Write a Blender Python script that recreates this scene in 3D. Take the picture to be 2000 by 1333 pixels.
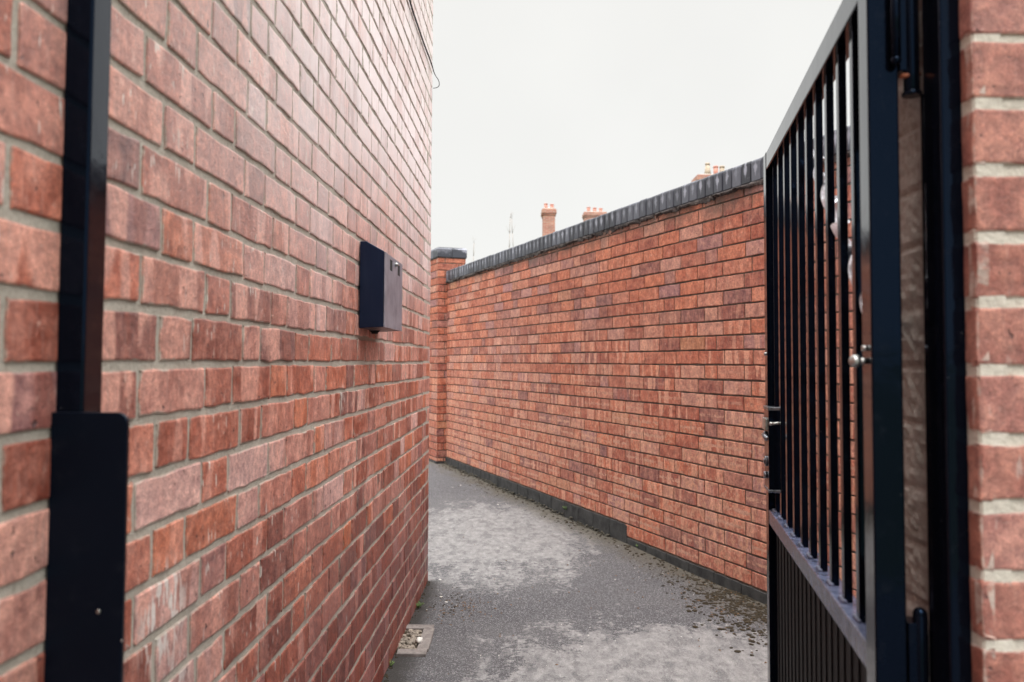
import bpy, bmesh, math, random
import numpy as np
from mathutils import Vector, Matrix
R = math.radians
rng = np.random.default_rng(11)
random.seed(5)
for o in list(bpy.data.objects): bpy.data.objects.remove(o)
SC = bpy.context.scene
COL = SC.collection

# ------------------------------------------------------------------ camera
EYE = 1.105
F = 1630.0                      # focal length in pixels of the 2000 px wide photograph
cam = bpy.data.cameras.new('camera'); cam_o = bpy.data.objects.new('camera', cam); COL.objects.link(cam_o)
cam.sensor_width = 36; cam.lens = 36 * F / 2000
cam.clip_start = 0.05; cam.clip_end = 3000
cam_o.location = (0, 0, EYE)
cam_o.rotation_euler = (Matrix.Rotation(R(90 + 2.49), 4, 'X') @ Matrix.Rotation(R(0.28), 4, 'Z')).to_euler()
cam.shift_y = -0.01525
cam.dof.use_dof = True; cam.dof.focus_distance = 2.8; cam.dof.aperture_fstop = 4.8; cam.dof.aperture_blades = 9
SC.camera = cam_o

# ------------------------------------------------------------------ node helpers
class G:
    def __init__(s, tree): s.t = tree
    def n(s, typ, ins=None, **props):
        nd = s.t.nodes.new(typ)
        for k, v in props.items(): setattr(nd, k, v)
        for k, v in (ins or {}).items(): s.put(nd.inputs[k], v)
        return nd
    def put(s, sock, v):
        if isinstance(v, bpy.types.NodeSocket): s.t.links.new(v, sock)
        else:
            if sock.type == 'RGBA' and not isinstance(v, (int, float)) and len(v) == 3: v = tuple(v) + (1,)
            if sock.type == 'RGBA' and isinstance(v, (int, float)): v = (v, v, v, 1)
            sock.default_value = v
    def m(s, op, a, b=0.0, c=0.0, clamp=False):
        nd = s.n('ShaderNodeMath', operation=op); nd.use_clamp = clamp
        for i, v in enumerate((a, b, c)): s.put(nd.inputs[i], v)
        return nd.outputs[0]
    def vm(s, op, a, b=None):
        nd = s.n('ShaderNodeVectorMath', operation=op); s.put(nd.inputs[0], a)
        if b is not None: s.put(nd.inputs[1], b)
        return nd.outputs[0]
    def xyz(s, x, y=0.0, z=0.0): return s.n('ShaderNodeCombineXYZ', {0: x, 1: y, 2: z}).outputs[0]
    def sep(s, v): nd = s.n('ShaderNodeSeparateXYZ', {0: v}); return nd.outputs
    def noise(s, vec, scale=1.0, detail=2.0, rough=0.5, dist=0.0):
        return s.n('ShaderNodeTexNoise', {'Vector': vec, 'Scale': scale, 'Detail': detail, 'Roughness': rough, 'Distortion': dist}).outputs[0]
    def mr(s, v, a, b, c=0.0, d=1.0, smooth=True):
        nd = s.n('ShaderNodeMapRange', {0: v, 1: a, 2: b, 3: c, 4: d}); nd.interpolation_type = 'SMOOTHSTEP' if smooth else 'LINEAR'
        return nd.outputs[0]
    def ramp(s, f, stops, interp='LINEAR'):
        nd = s.n('ShaderNodeValToRGB', {0: f}); cr = nd.color_ramp; cr.interpolation = interp
        while len(cr.elements) < len(stops): cr.elements.new(0.5)
        for e, (p, c) in zip(cr.elements, stops): e.position = p; e.color = tuple(c) + (1,)
        return nd.outputs[0]
    def mix(s, f, a, b, mode='MIX'):
        nd = s.n('ShaderNodeMix', data_type='RGBA', blend_type=mode)
        s.put(nd.inputs[0], f); s.put(nd.inputs[6], a); s.put(nd.inputs[7], b)
        return nd.outputs[2]
    def obj(s): return s.n('ShaderNodeTexCoord').outputs['Object']

def new_mat(name):
    m = bpy.data.materials.new(name); m.use_nodes = True; nt = m.node_tree; nt.nodes.clear()
    g = G(nt); out = g.n('ShaderNodeOutputMaterial'); b = g.n('ShaderNodeBsdfPrincipled'); nt.links.new(b.outputs[0], out.inputs[0])
    return m, g, b
def bump(g, b, h, dist=0.002, strength=1.0):
    nd = g.n('ShaderNodeBump', {'Strength': strength, 'Distance': dist, 'Height': h}); g.put(b.inputs['Normal'], nd.outputs[0])

# ------------------------------------------------------------------ sky and light
W = bpy.data.worlds.new('World'); SC.world = W; W.use_nodes = True
wt = W.node_tree; wt.nodes.clear(); g = G(wt)
SUN_EL, SUN_AZ = R(58), R(200)          # azimuth measured clockwise from +Y: behind the camera, a little left
sky = g.n('ShaderNodeTexSky'); sky.sky_type = 'NISHITA'; sky.sun_disc = False
sky.sun_elevation = SUN_EL; sky.sun_rotation = SUN_AZ
d = g.n('ShaderNodeTexCoord').outputs['Generated']
z = g.sep(d)[2]
cloud = g.noise(d, 3.0, 4, 0.55)
lum = g.mr(z, 0.42, 0.95, 0.475, 2.95, smooth=True)
lum = g.m('MULTIPLY', lum, g.mr(cloud, 0.3, 0.7, 0.98, 1.02))
grey = g.n('ShaderNodeVectorMath', operation='SCALE'); g.put(grey.inputs[0], (1.0, 0.988, 0.945)); g.put(grey.inputs['Scale'], lum)
bg1 = g.n('ShaderNodeBackground', {'Color': sky.outputs[0], 'Strength': 0.006})
bg2 = g.n('ShaderNodeBackground', {'Color': grey.outputs[0], 'Strength': 1.0})
ad = g.n('ShaderNodeAddShader', {0: bg1.outputs[0], 1: bg2.outputs[0]})
wo = g.n('ShaderNodeOutputWorld'); wt.links.new(ad.outputs[0], wo.inputs[0])
sun = bpy.data.lights.new('sun', 'SUN'); sun.energy = 1.5; sun.angle = R(35); sun.color = (1.0, 0.965, 0.92)
so = bpy.data.objects.new('sun', sun); COL.objects.link(so)
sd = Vector((math.sin(SUN_AZ) * math.cos(SUN_EL), math.cos(SUN_AZ) * math.cos(SUN_EL), math.sin(SUN_EL)))
so.location = sd * 30; so.rotation_euler = sd.to_track_quat('Z', 'Y').to_euler()
vs = SC.view_settings; vs.view_transform = 'Standard'; vs.look = 'None'; vs.gamma = 1; vs.use_curve_mapping = False
vs.exposure = 0.90
SC.cycles.max_bounces = 8; SC.cycles.diffuse_bounces = 4; SC.cycles.glossy_bounces = 4

# ------------------------------------------------------------------ object helpers
def tag(o, label=None, cat=None, group=None, kind=None):
    if label: o['label'] = label
    if cat: o['category'] = cat
    if group: o['group'] = group
    if kind: o['kind'] = kind
    return o
def empty(name, loc, label, cat, group=None, rz=0):
    o = bpy.data.objects.new(name, None); COL.objects.link(o); o.location = loc; o.rotation_euler = (0, 0, rz)
    o.empty_display_size = 0.1
    return tag(o, label, cat, group)
def link_bm(name, bm, mats, parent=None, loc=(0, 0, 0), smooth=False, bevel=0.0, segs=2):
    me = bpy.data.meshes.new(name); bm.normal_update(); bm.to_mesh(me); bm.free()
    for m in (mats if isinstance(mats, (list, tuple)) else [mats]): me.materials.append(m)
    if smooth:
        for p in me.polygons: p.use_smooth = True
    o = bpy.data.objects.new(name, me); COL.objects.link(o); o.location = loc
    if bevel:
        md = o.modifiers.new('bevel', 'BEVEL'); md.width = bevel; md.segments = segs; md.limit_method = 'ANGLE'; md.angle_limit = R(40)
    if parent: o.parent = parent
    return o
def box(bm, x0, x1, y0, y1, z0, z1, M=None, mi=0):
    vs_ = [bm.verts.new(v) for v in ((x0,y0,z0),(x1,y0,z0),(x1,y1,z0),(x0,y1,z0),(x0,y0,z1),(x1,y0,z1),(x1,y1,z1),(x0,y1,z1))]
    if M is not None:
        for v in vs_: v.co = M @ v.co
    for f in ((0,3,2,1),(4,5,6,7),(0,1,5,4),(1,2,6,5),(2,3,7,6),(3,0,4,7)):
        fc = bm.faces.new([vs_[i] for i in f]); fc.material_index = mi
    return vs_
def cyl(bm, p0, p1, r, n=20, r2=None, mi=0, smooth=True):
    p0, p1 = Vector(p0), Vector(p1); dd = p1 - p0
    M = Matrix.Translation((p0 + p1) / 2) @ dd.to_track_quat('Z', 'Y').to_matrix().to_4x4()
    rr = bmesh.ops.create_cone(bm, cap_ends=True, segments=n, radius1=r, radius2=r if r2 is None else r2, depth=dd.length, matrix=M)
    for v in rr['verts']:
        for f in v.link_faces:
            f.material_index = mi; f.smooth = smooth and len(f.verts) == 4
def ball(bm, c, r, u=16, v=10, sc=(1, 1, 1)):
    rr = bmesh.ops.create_uvsphere(bm, u_segments=u, v_segments=v, radius=r, matrix=Matrix.Translation(c) @ Matrix.Diagonal(tuple(sc) + (1,)))
    for vv in rr['verts']:
        for f in vv.link_faces: f.smooth = True

# ------------------------------------------------------------------ materials
def mortar_col(g, oc, a=(0.32, 0.285, 0.235), b=(0.20, 0.18, 0.15), c=(0.44, 0.41, 0.36)):
    f = g.noise(oc, 9, 5, 0.7); f2 = g.noise(oc, 160, 3, 0.7)
    return g.ramp(g.m('ADD', g.m('MULTIPLY', f, 0.6), g.m('MULTIPLY', f2, 0.4)), [(0.3, b), (0.5, a), (0.72, c)])

def brick_mat(name, palette, smear=0.5, band=0.6, streak=0.6, hmark=0.0, bloom_sheen=(0, 3, 0.0), white=0.3, soot=0.0, bandlight=(0.46, 0.27, 0.21), banddark=(0.2, 0.08, 0.065),
              mort=None, smamp=0.05, splash=(), wash=0.3, chips=0.5, bandtop=0, bfreq=26, rough=0.72, gain=1.0, shade_grime=0.0):
    m, g, b = new_mat(name)
    at = g.n('ShaderNodeAttribute', attribute_name='rnd'); s = g.n('ShaderNodeSeparateColor', {0: at.outputs['Color']})
    r1, r2, r3 = s.outputs[0], s.outputs[1], s.outputs[2]
    dm = g.sep(g.n('ShaderNodeAttribute', attribute_name='dim').outputs['Vector'])
    uv = g.sep(g.n('ShaderNodeUVMap', uv_map='loc').outputs[0]); u, v = uv[0], uv[1]
    oc = g.obj(); oz = g.sep(oc)[2]
    base = g.ramp(r1, palette)
    base = g.mix(g.mr(g.noise(oc, 1.7, 3, 0.6), 0.4, 0.7, 0, 0.22), base, (0.3, 0.11, 0.075))
    base = g.mix(g.mr(g.noise(oc, 0.8, 3, 0.55), 0.45, 0.7, 0, wash), base, (0.56, 0.31, 0.26))
    seed = g.m('MULTIPLY', r2, 61.0); seed2 = g.m('MULTIPLY', r3, 47.0)
    # soft mottling
    mott = g.noise(g.xyz(g.m('MULTIPLY_ADD', u, 22, seed), g.m('MULTIPLY_ADD', v, 22, seed2), seed), 1.0, 4, 0.65)
    base = g.mix(g.mr(mott, 0.3, 0.72, 0, 1), g.mix(1.0, base, (0.62, 0.55, 0.57), 'MULTIPLY'), g.mix(0.28, base, bandlight))
    # kiln banding: upright stripes with fairly crisp edges, different on every brick
    wob = g.m('MULTIPLY_ADD', g.noise(g.xyz(g.m('MULTIPLY', v, 30), seed, seed2), 1.0, 2), 0.010, u)
    bn = g.noise(g.xyz(g.m('MULTIPLY_ADD', wob, bfreq, seed2), seed, g.m('MULTIPLY', v, 3.0)), 1.0, 0.6, 0.4)
    amt = g.mr(r3, 0.15, 0.75, 0.15, 1.0)
    if bandtop: amt = g.m('MULTIPLY', amt, g.mr(g.m('ADD', oz, g.m('MULTIPLY', g.noise(oc, 1.2, 2), 0.5)), bandtop, bandtop + 0.35, 1.0, 0.25))
    base = g.mix(g.m('MULTIPLY', g.mr(bn, 0.55, 0.6), g.m('MULTIPLY', amt, band)), base, g.mix(0.12, bandlight, base))
    base = g.mix(g.m('MULTIPLY', g.mr(bn, 0.43, 0.38), g.m('MULTIPLY', amt, band * 0.75)), base, g.mix(0.2, banddark, base))
    if hmark > 0:   # lying pale bars left by the bricks stacked above and below in the kiln
        vv = g.m('ADD', g.m('ABSOLUTE', g.m('SUBTRACT', v, g.m('MULTIPLY', dm[1], 0.5))), g.m('MULTIPLY', g.m('SUBTRACT', g.noise(g.xyz(g.m('MULTIPLY', u, 40), seed, 0.0), 1.0, 2), 0.5), 0.02))
        low = g.mr(oz, 0.55, 1.25, 1.0, 0.12)
        hm = g.m('MULTIPLY', g.m('MULTIPLY', g.mr(vv, 0.009, 0.006), g.mr(r2, 0.5, 0.55)), g.m('MULTIPLY', g.mr(mott, 0.4, 0.5), hmark))
        ring = g.mr(g.noise(g.xyz(g.m('MULTIPLY_ADD', u, 34, seed), g.m('MULTIPLY_ADD', v, 26, seed2), 3.0), 1.0, 0.5, 0.4, 0.8), 0.52, 0.56)
        base = g.mix(g.m('MULTIPLY', g.m('MULTIPLY', ring, low), g.m('MULTIPLY', g.mr(r1, 0.2, 0.5, 0.2, 0.8), hmark)), base, (0.50, 0.25, 0.165))
        base = g.mix(g.m('MULTIPLY', hm, low), base, (0.52, 0.28, 0.2))
    # fine upright drag marks
    st = g.noise(g.xyz(g.m('MULTIPLY_ADD', u, 210, seed), g.m('MULTIPLY_ADD', v, 16, seed2), 0.0), 1.0, 3, 0.6)
    base = g.mix(g.m('MULTIPLY', g.mr(st, 0.52, 0.78), streak), base, g.mix(0.5, base, (0.62, 0.5, 0.46)))
    base = g.mix(g.m('MULTIPLY', g.mr(st, 0.42, 0.25), streak * 0.8), base, g.mix(1.0, base, (0.55, 0.5, 0.52), 'MULTIPLY'))
    # grit and mottling of the fired face
    md = g.noise(oc, 62, 6, 0.78); mv = g.mr(md, 0.33, 0.67, 0.70, 1.28)
    mvc = g.n('ShaderNodeCombineColor', {0: mv, 1: mv, 2: g.m('MULTIPLY_ADD', mv, 0.9, 0.1)}).outputs[0]
    base = g.mix(1.0, base, mvc, 'MULTIPLY')
    # pits and specks
    gr = g.noise(oc, 420, 2, 0.6)
    base = g.mix(g.mr(gr, 0.35, 0.7, 0.0, 0.7), g.mix(1.0, base, (0.76, 0.74, 0.74), 'MULTIPLY'), g.mix(1.0, base, (1.3, 1.25, 1.22), 'MULTIPLY'))
    pit = g.noise(oc, 70, 2, 0.5)
    chip = g.noise(oc, 55, 4, 0.7, 0.6)
    base = g.mix(g.mr(chip, 0.64, 0.68, 0, chips), base, g.mix(0.5, bandlight, (0.7, 0.55, 0.48)))
    base = g.mix(g.mr(pit, 0.70, 0.74, 0, 0.8), base, (0.06, 0.035, 0.04))
    # efflorescence and grazing sky sheen painted in together, stronger higher and farther along
    if bloom_sheen[2] > 0:
        bz = g.m('MULTIPLY', g.mr(g.m('ADD', oz, g.m('MULTIPLY', g.noise(oc, 1.5, 3), 0.5)), bloom_sheen[0] + 0.25, bloom_sheen[1] + 0.25, 0.0, bloom_sheen[2]), g.mr(g.sep(oc)[1], -3.5, -2.3, 0.25, 1.0))
        bf = g.m('MULTIPLY', bz, g.mr(g.m('ADD', g.noise(g.xyz(g.m('MULTIPLY_ADD', u, 14, seed), g.m('MULTIPLY', v, 4), seed2), 1.0, 3, 0.6), g.m('MULTIPLY', r2, 0.35)), 0.35, 0.75, 0.62, 1.0))
        base = g.mix(bf, base, (0.86, 0.775, 0.79))
    # white scratches and splashes
    wv = g.n('ShaderNodeTexNoise', {'Vector': g.xyz(g.m('MULTIPLY_ADD', u, 110, seed), g.m('MULTIPLY_ADD', v, 22, seed), 0.0), 'Scale': 1.0, 'Detail': 1.5}).outputs[0]
    wl = g.noise(oc, 1.3, 3, 0.6)
    base = g.mix(g.m('MULTIPLY', g.m('MULTIPLY', g.mr(wv, 0.66, 0.70), g.mr(wl, 0.48, 0.60)), white), base, (0.66, 0.62, 0.58))
    for (sx_, sy_, sz_, sr_) in splash:
        dv = g.n('ShaderNodeVectorMath', operation='DISTANCE'); g.put(dv.inputs[0], oc); g.put(dv.inputs[1], (sx_, sy_, sz_))
        base = g.mix(g.m('MULTIPLY', g.mr(dv.outputs['Value'], sr_, sr_ * 0.35), g.mr(wv, 0.51, 0.56, 0, 0.9)), base, (0.70, 0.66, 0.63))
    # mortar dragged over the arrises
    dd = g.m('MINIMUM', g.m('MINIMUM', u, g.m('SUBTRACT', dm[0], u)), g.m('MINIMUM', v, g.m('SUBTRACT', dm[1], v)))
    sn = g.noise(oc, 38, 4, 0.6); sn2 = g.noise(oc, 7, 2, 0.5)
    sm = g.m('ADD', dd, g.m('MULTIPLY', g.m('SUBTRACT', 0.60, g.m('ADD', g.m('MULTIPLY', sn, 0.6), g.m('MULTIPLY', sn2, 0.4))), smamp))
    mc = mortar_col(g, oc) if mort is None else mortar_col(g, oc, *mort)
    base = g.mix(g.mr(sm, 0.0015 + 0.004 * smear, -0.001 + 0.003 * smear, 0, min(1, smear * 1.3)), base, mc)
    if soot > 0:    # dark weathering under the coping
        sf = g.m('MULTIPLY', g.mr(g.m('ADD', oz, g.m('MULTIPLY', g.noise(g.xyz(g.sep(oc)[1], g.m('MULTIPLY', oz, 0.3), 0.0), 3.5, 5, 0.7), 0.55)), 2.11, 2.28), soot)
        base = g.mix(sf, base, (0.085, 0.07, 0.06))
    if shade_grime > 0:  # shade low on the wall painted in, together with grime
        sf = g.m('MULTIPLY', g.mr(g.m('ADD', oz, g.m('MULTIPLY', g.noise(oc, 4, 3), 0.5)), 1.15, 0.45), shade_grime)
        base = g.mix(sf, base, g.mix(1.0, base, (0.45, 0.32, 0.33), 'MULTIPLY'))
    if gain != 1.0: base = g.mix(1.0, base, (gain, gain, gain), 'MULTIPLY')
    g.put(b.inputs['Base Color'], base)
    g.put(b.inputs['Roughness'], g.mr(mott, 0.3, 0.7, rough - 0.1, rough + 0.1)); b.inputs['Specular IOR Level'].default_value = 0.45
    h = g.m('ADD', g.m('MULTIPLY', st, 0.35), g.m('ADD', g.m('MULTIPLY', gr, 0.25), g.m('MULTIPLY', mott, 0.8)))
    h = g.m('ADD', h, g.m('MULTIPLY', md, 0.9))
    h = g.m('SUBTRACT', h, g.mr(pit, 0.72, 0.78, 0, 1.2))
    bump(g, b, h, 0.003, 1.0)
    return m

def mortar_mat(name, cols=None, dark_line=False):
    m, g, b = new_mat(name); oc = g.obj()
    c = mortar_col(g, oc) if cols is None else mortar_col(g, oc, *cols)
    g.put(b.inputs['Base Color'], c); b.inputs['Roughness'].default_value = 0.92
    h = g.m('ADD', g.noise(oc, 120, 5, 0.7), g.m('MULTIPLY', g.noise(oc, 25, 3), 1.2)); bump(g, b, h, 0.003, 1.0)
    return m

PAL_L = [(0.0, (0.22, 0.105, 0.105)), (0.09, (0.30, 0.078, 0.048)), (0.24, (0.42, 0.11, 0.062)), (0.38, (0.56, 0.165, 0.095)), (0.49, (0.66, 0.20, 0.09)), (0.59, (0.60, 0.255, 0.195)), (0.70, (0.68, 0.36, 0.30)), (0.79, (0.82, 0.63, 0.61)), (0.85, (0.65, 0.28, 0.20)), (0.92, (0.36, 0.185, 0.19)), (1.0, (0.66, 0.17, 0.045))]
PAL_R = [(0.0, (0.22, 0.095, 0.105)), (0.10, (0.32, 0.09, 0.065)), (0.25, (0.42, 0.10, 0.055)), (0.45, (0.53, 0.145, 0.075)), (0.6, (0.60, 0.18, 0.09)), (0.75, (0.55, 0.21, 0.14)), (0.86, (0.60, 0.31, 0.23)), (0.95, (0.36, 0.18, 0.20)), (1.0, (0.52, 0.22, 0.10))]
PAL_P = [(0.0, (0.46, 0.18, 0.135)), (0.5, (0.55, 0.25, 0.20)), (1.0, (0.60, 0.31, 0.27))]
MORT_L = ((0.41, 0.375, 0.325), (0.28, 0.25, 0.22), (0.56, 0.52, 0.465))
M_L = brick_mat('old_red_brick', PAL_L, smear=0.6, band=0.85, bfreq=15, streak=0.5, bloom_sheen=(1.05, 2.1, 1.0), white=1.0, shade_grime=1.0, wash=0.3, gain=1.12, splash=((-0.07, 1.20 - 4.29, 0.74, 0.10), (-0.07, 1.24 - 4.29, 0.62, 0.07), (-0.04, 2.30 - 4.29, 1.0, 0.05)), rough=0.50, mort=MORT_L, smamp=0.020, bandlight=(0.72, 0.38, 0.31), banddark=(0.25, 0.065, 0.038))
M_LM = mortar_mat('grey_mortar', MORT_L)
KR = dict(smear=0.1, band=0.75, bandtop=1.35, streak=0.35, bloom_sheen=(0.5, 0.6, 0.0), white=0.15, mort=((0.20, 0.15, 0.11), (0.10, 0.075, 0.06), (0.34, 0.29, 0.24)), smamp=0.02, rough=0.75, bandlight=(0.68, 0.35, 0.245), banddark=(0.36, 0.085, 0.05))
M_R = brick_mat('banded_red_brick', PAL_R, hmark=1.0, soot=0.85, gain=1.1, **KR)
M_RP = brick_mat('orange_pillar_brick', PAL_R, hmark=0.3, soot=0.0, **KR)
M_RM = mortar_mat('dark_mortar', ((0.085, 0.06, 0.048), (0.035, 0.026, 0.022), (0.26, 0.20, 0.155)))
M_P = brick_mat('smooth_pink_brick', PAL_P, smear=0.5, band=0.0, streak=0.2, chips=0.2, wash=0.1, white=0.3, mort=((0.62, 0.58, 0.52), (0.42, 0.38, 0.34), (0.74, 0.70, 0.65)), smamp=0.018, rough=0.6)
M_PM = mortar_mat('pale_mortar', ((0.60, 0.57, 0.50), (0.40, 0.37, 0.33), (0.74, 0.70, 0.64)))
M_PD = mortar_mat('rough_render', ((0.36, 0.32, 0.29), (0.24, 0.20, 0.18), (0.50, 0.46, 0.43)))

def blue_brick_mat():
    m, g, b = new_mat('blue_engineering_brick'); oc = g.obj()
    at = g.n('ShaderNodeAttribute', attribute_name='rnd'); s = g.n('ShaderNodeSeparateColor', {0: at.outputs['Color']})
    dm = g.sep(g.n('ShaderNodeAttribute', attribute_name='dim').outputs['Vector'])
    uv = g.sep(g.n('ShaderNodeUVMap', uv_map='loc').outputs[0]); u, v = uv[0], uv[1]
    base = g.ramp(s.outputs[0], [(0, (0.022, 0.024, 0.034)), (0.5, (0.055, 0.06, 0.08)), (1, (0.11, 0.118, 0.15))])
    nz = g.noise(oc, 30, 4, 0.65)
    cu = g.m('ABSOLUTE', g.m('SUBTRACT', g.m('DIVIDE', u, dm[0]), 0.5)); cv = g.m('DIVIDE', v, dm[1])
    dist = g.m('ADD', g.m('MULTIPLY', cu, 1.6), g.m('ABSOLUTE', g.m('SUBTRACT', cv, 0.62)))
    patch = g.mr(g.m('ADD', dist, g.m('MULTIPLY', g.m('SUBTRACT', nz, 0.5), 0.8)), 0.5, 0.15)
    base = g.mix(g.m('MULTIPLY', patch, g.mr(s.outputs[1], 0.0, 1.0, 0.3, 1.0)), base, (0.34, 0.355, 0.43))
    base = g.mix(g.mr(nz, 0.62, 0.75, 0, 0.4), base, (0.24, 0.25, 0.27))
    g.put(b.inputs['Base Color'], base); b.inputs['Roughness'].default_value = 0.5
    bump(g, b, g.m('ADD', nz, g.m('MULTIPLY', g.noise(oc, 300, 2), 0.3)), 0.002, 0.7)
    return m
M_BLUE = blue_brick_mat()

def paint_mat():
    m, g, b = new_mat('black_gloss_paint'); oc = g.obj()
    dust = g.noise(oc, 35, 5, 0.7); sp = g.noise(oc, 240, 2, 0.5)
    c = g.mix(g.mr(dust, 0.55, 0.8, 0, 0.06), (0.0022, 0.003, 0.006), (0.10, 0.11, 0.13))
    c = g.mix(g.mr(sp, 0.78, 0.82, 0, 0.6), c, (0.5, 0.52, 0.55))
    g.put(b.inputs['Base Color'], c)
    g.put(b.inputs['Roughness'], g.mr(dust, 0.3, 0.75, 0.05, 0.16)); b.inputs['IOR'].default_value = 1.9
    b.inputs['Specular Tint'].default_value = (0.045, 0.095, 0.19, 1)
    bump(g, b, g.m('ADD', g.noise(oc, 14, 3), g.m('MULTIPLY', g.noise(oc, 130, 3), 0.12)), 0.0009, 0.6)
    return m
M_PAINT = paint_mat()
def metal_mat(name, col, rough, metal=1.0):
    m, g, b = new_mat(name); oc = g.obj(); nz = g.noise(oc, 60, 4, 0.7)
    g.put(b.inputs['Base Color'], g.mix(g.mr(nz, 0.35, 0.7), tuple(c * 0.6 for c in col), col))
    g.put(b.inputs['Roughness'], g.mr(nz, 0.3, 0.7, rough - 0.08, rough + 0.12)); b.inputs['Metallic'].default_value = metal
    bump(g, b, nz, 0.0004, 0.5)
    return m
M_PLATE = M_PAINT.copy(); M_PLATE.name = 'black_satin_paint'
for _n in M_PLATE.node_tree.nodes:
    if _n.type == 'BSDF_PRINCIPLED':
        for _l in list(_n.inputs['Roughness'].links): M_PLATE.node_tree.links.remove(_l)
        _n.inputs['Roughness'].default_value = 0.38
M_ZINC = metal_mat('zinc_plated_steel', (0.62, 0.63, 0.62), 0.35)
M_TWIST = metal_mat('bright_twisted_steel', (0.85, 0.87, 0.95), 0.35)
M_STEEL = metal_mat('worn_dark_steel', (0.30, 0.32, 0.36), 0.30)
M_RUST = metal_mat('rusty_steel', (0.30, 0.10, 0.05), 0.75, 0.2)
def simple_mat(name, c1, c2, scale=12, rough=0.85, bd=0.002, detail=5):
    m, g, b = new_mat(name); oc = g.obj(); nz = g.noise(oc, scale, detail, 0.65)
    g.put(b.inputs['Base Color'], g.ramp(nz, [(0.3, c1), (0.7, c2)])); b.inputs['Roughness'].default_value = rough
    bump(g, b, nz, bd, 0.8)
    return m
M_PLINTH = simple_mat('grimy_blue_plinth', (0.008, 0.008, 0.010), (0.055, 0.055, 0.055), 14, 0.8, 0.004)
M_BOX = None
def box_mat():
    m, g, b = new_mat('letter_box_paint'); oc = g.obj(); nz = g.noise(oc, 18, 5, 0.7)
    st = g.noise(g.vm('MULTIPLY', oc, (40, 40, 4)), 1.0, 3, 0.6)
    g.put(b.inputs['Base Color'], g.mix(g.mr(st, 0.45, 0.75, 0, 0.35), (0.006, 0.009, 0.022), (0.02, 0.026, 0.045)))
    g.put(b.inputs['Roughness'], g.mr(nz, 0.35, 0.7, 0.30, 0.48)); b.inputs['Specular IOR Level'].default_value = 0.5; b.inputs['Specular Tint'].default_value = (0.3, 0.45, 0.9, 1)
    bump(g, b, nz, 0.0006, 0.4); return m
M_BOX = box_mat()
M_DOOR = simple_mat('letter_box_door_sky_sheen', (0.14, 0.145, 0.185), (0.30, 0.30, 0.36), 14, 0.42, 0.0005)  # pale grey is the sky's grazing reflection painted into the colour
M_DUSTY_SHEEN = simple_mat('dusty_sky_sheen_paint', (0.035, 0.045, 0.085), (0.17, 0.20, 0.32), 30, 0.22, 0.0008)  # sky sheen of the middle rail painted into its dusty blue-grey
M_PANEL = simple_mat('matt_black_panel_paint', (0.002, 0.002, 0.003), (0.006, 0.006, 0.008), 30, 0.6, 0.0005)
for _n in M_PANEL.node_tree.nodes:
    if _n.type == 'BSDF_PRINCIPLED': _n.inputs['Specular IOR Level'].default_value = 0.2
M_BLACK = simple_mat('dark_void', (0.004, 0.004, 0.005), (0.01, 0.01, 0.012), 20, 0.9)
M_MOSS = simple_mat('moss', (0.008, 0.006, 0.004), (0.055, 0.038, 0.017), 90, 0.95, 0.004)
M_LEAF = simple_mat('weed_leaf', (0.06, 0.11, 0.025), (0.16, 0.26, 0.07), 60, 0.55)
M_TWIG = simple_mat('bare_twig_bark', (0.25, 0.20, 0.17), (0.42, 0.36, 0.31), 20, 0.9)
M_STONE = simple_mat('worn_stone', (0.12, 0.105, 0.10), (0.28, 0.25, 0.24), 45, 0.9, 0.003)
M_PEB = simple_mat('pebble', (0.10, 0.085, 0.07), (0.42, 0.36, 0.30), 35, 0.8)
M_CHIP = simple_mat('white_chip', (0.5, 0.48, 0.45), (0.75, 0.73, 0.7), 60, 0.7)
M_LITTER = simple_mat('dead_leaf', (0.09, 0.05, 0.025), (0.26, 0.15, 0.08), 50, 0.85)
M_CABLE = simple_mat('cable_sheath', (0.008, 0.008, 0.012), (0.03, 0.03, 0.04), 30, 0.5)
M_SLATE = simple_mat('roof_slate', (0.07, 0.07, 0.08), (0.16, 0.155, 0.165), 6, 0.8)
M_POT = simple_mat('terracotta', (0.48, 0.20, 0.15), (0.58, 0.30, 0.25), 9, 0.8)
M_POTB = simple_mat('buff_clay', (0.34, 0.27, 0.20), (0.50, 0.42, 0.34), 9, 0.8)
M_CEM = simple_mat('cement_flaunching', (0.25, 0.23, 0.21), (0.45, 0.42, 0.38), 10, 0.9)
M_GLASS = simple_mat('window_glass', (0.02, 0.025, 0.03), (0.04, 0.045, 0.05), 3, 0.08)
M_WHITE = simple_mat('white_frame', (0.6, 0.6, 0.58), (0.75, 0.75, 0.73), 9, 0.5)
def far_brick_mat():
    m, g, b = new_mat('chimney_brick'); oc = g.obj(); s = g.sep(oc)
    vec = g.xyz(g.m('ADD', s[0], s[1]), s[2], 0.0)
    br = g.n('ShaderNodeTexBrick', {'Vector': vec, 'Color1': (0.36, 0.13, 0.095, 1), 'Color2': (0.48, 0.23, 0.16, 1), 'Mortar': (0.42, 0.37, 0.33, 1), 'Scale': 1.0, 'Mortar Size': 0.008, 'Brick Width': 0.225, 'Row Height': 0.075})
    g.put(b.inputs['Base Color'], g.mix(g.mr(g.noise(oc, 4, 4), 0.45, 0.7, 0, 0.4), br.outputs[0], (0.16, 0.11, 0.09)))
    b.inputs['Roughness'].default_value = 0.85; bump(g, b, br.outputs[1], 0.004, -0.6)
    return m
M_FAR = far_brick_mat()

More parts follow.
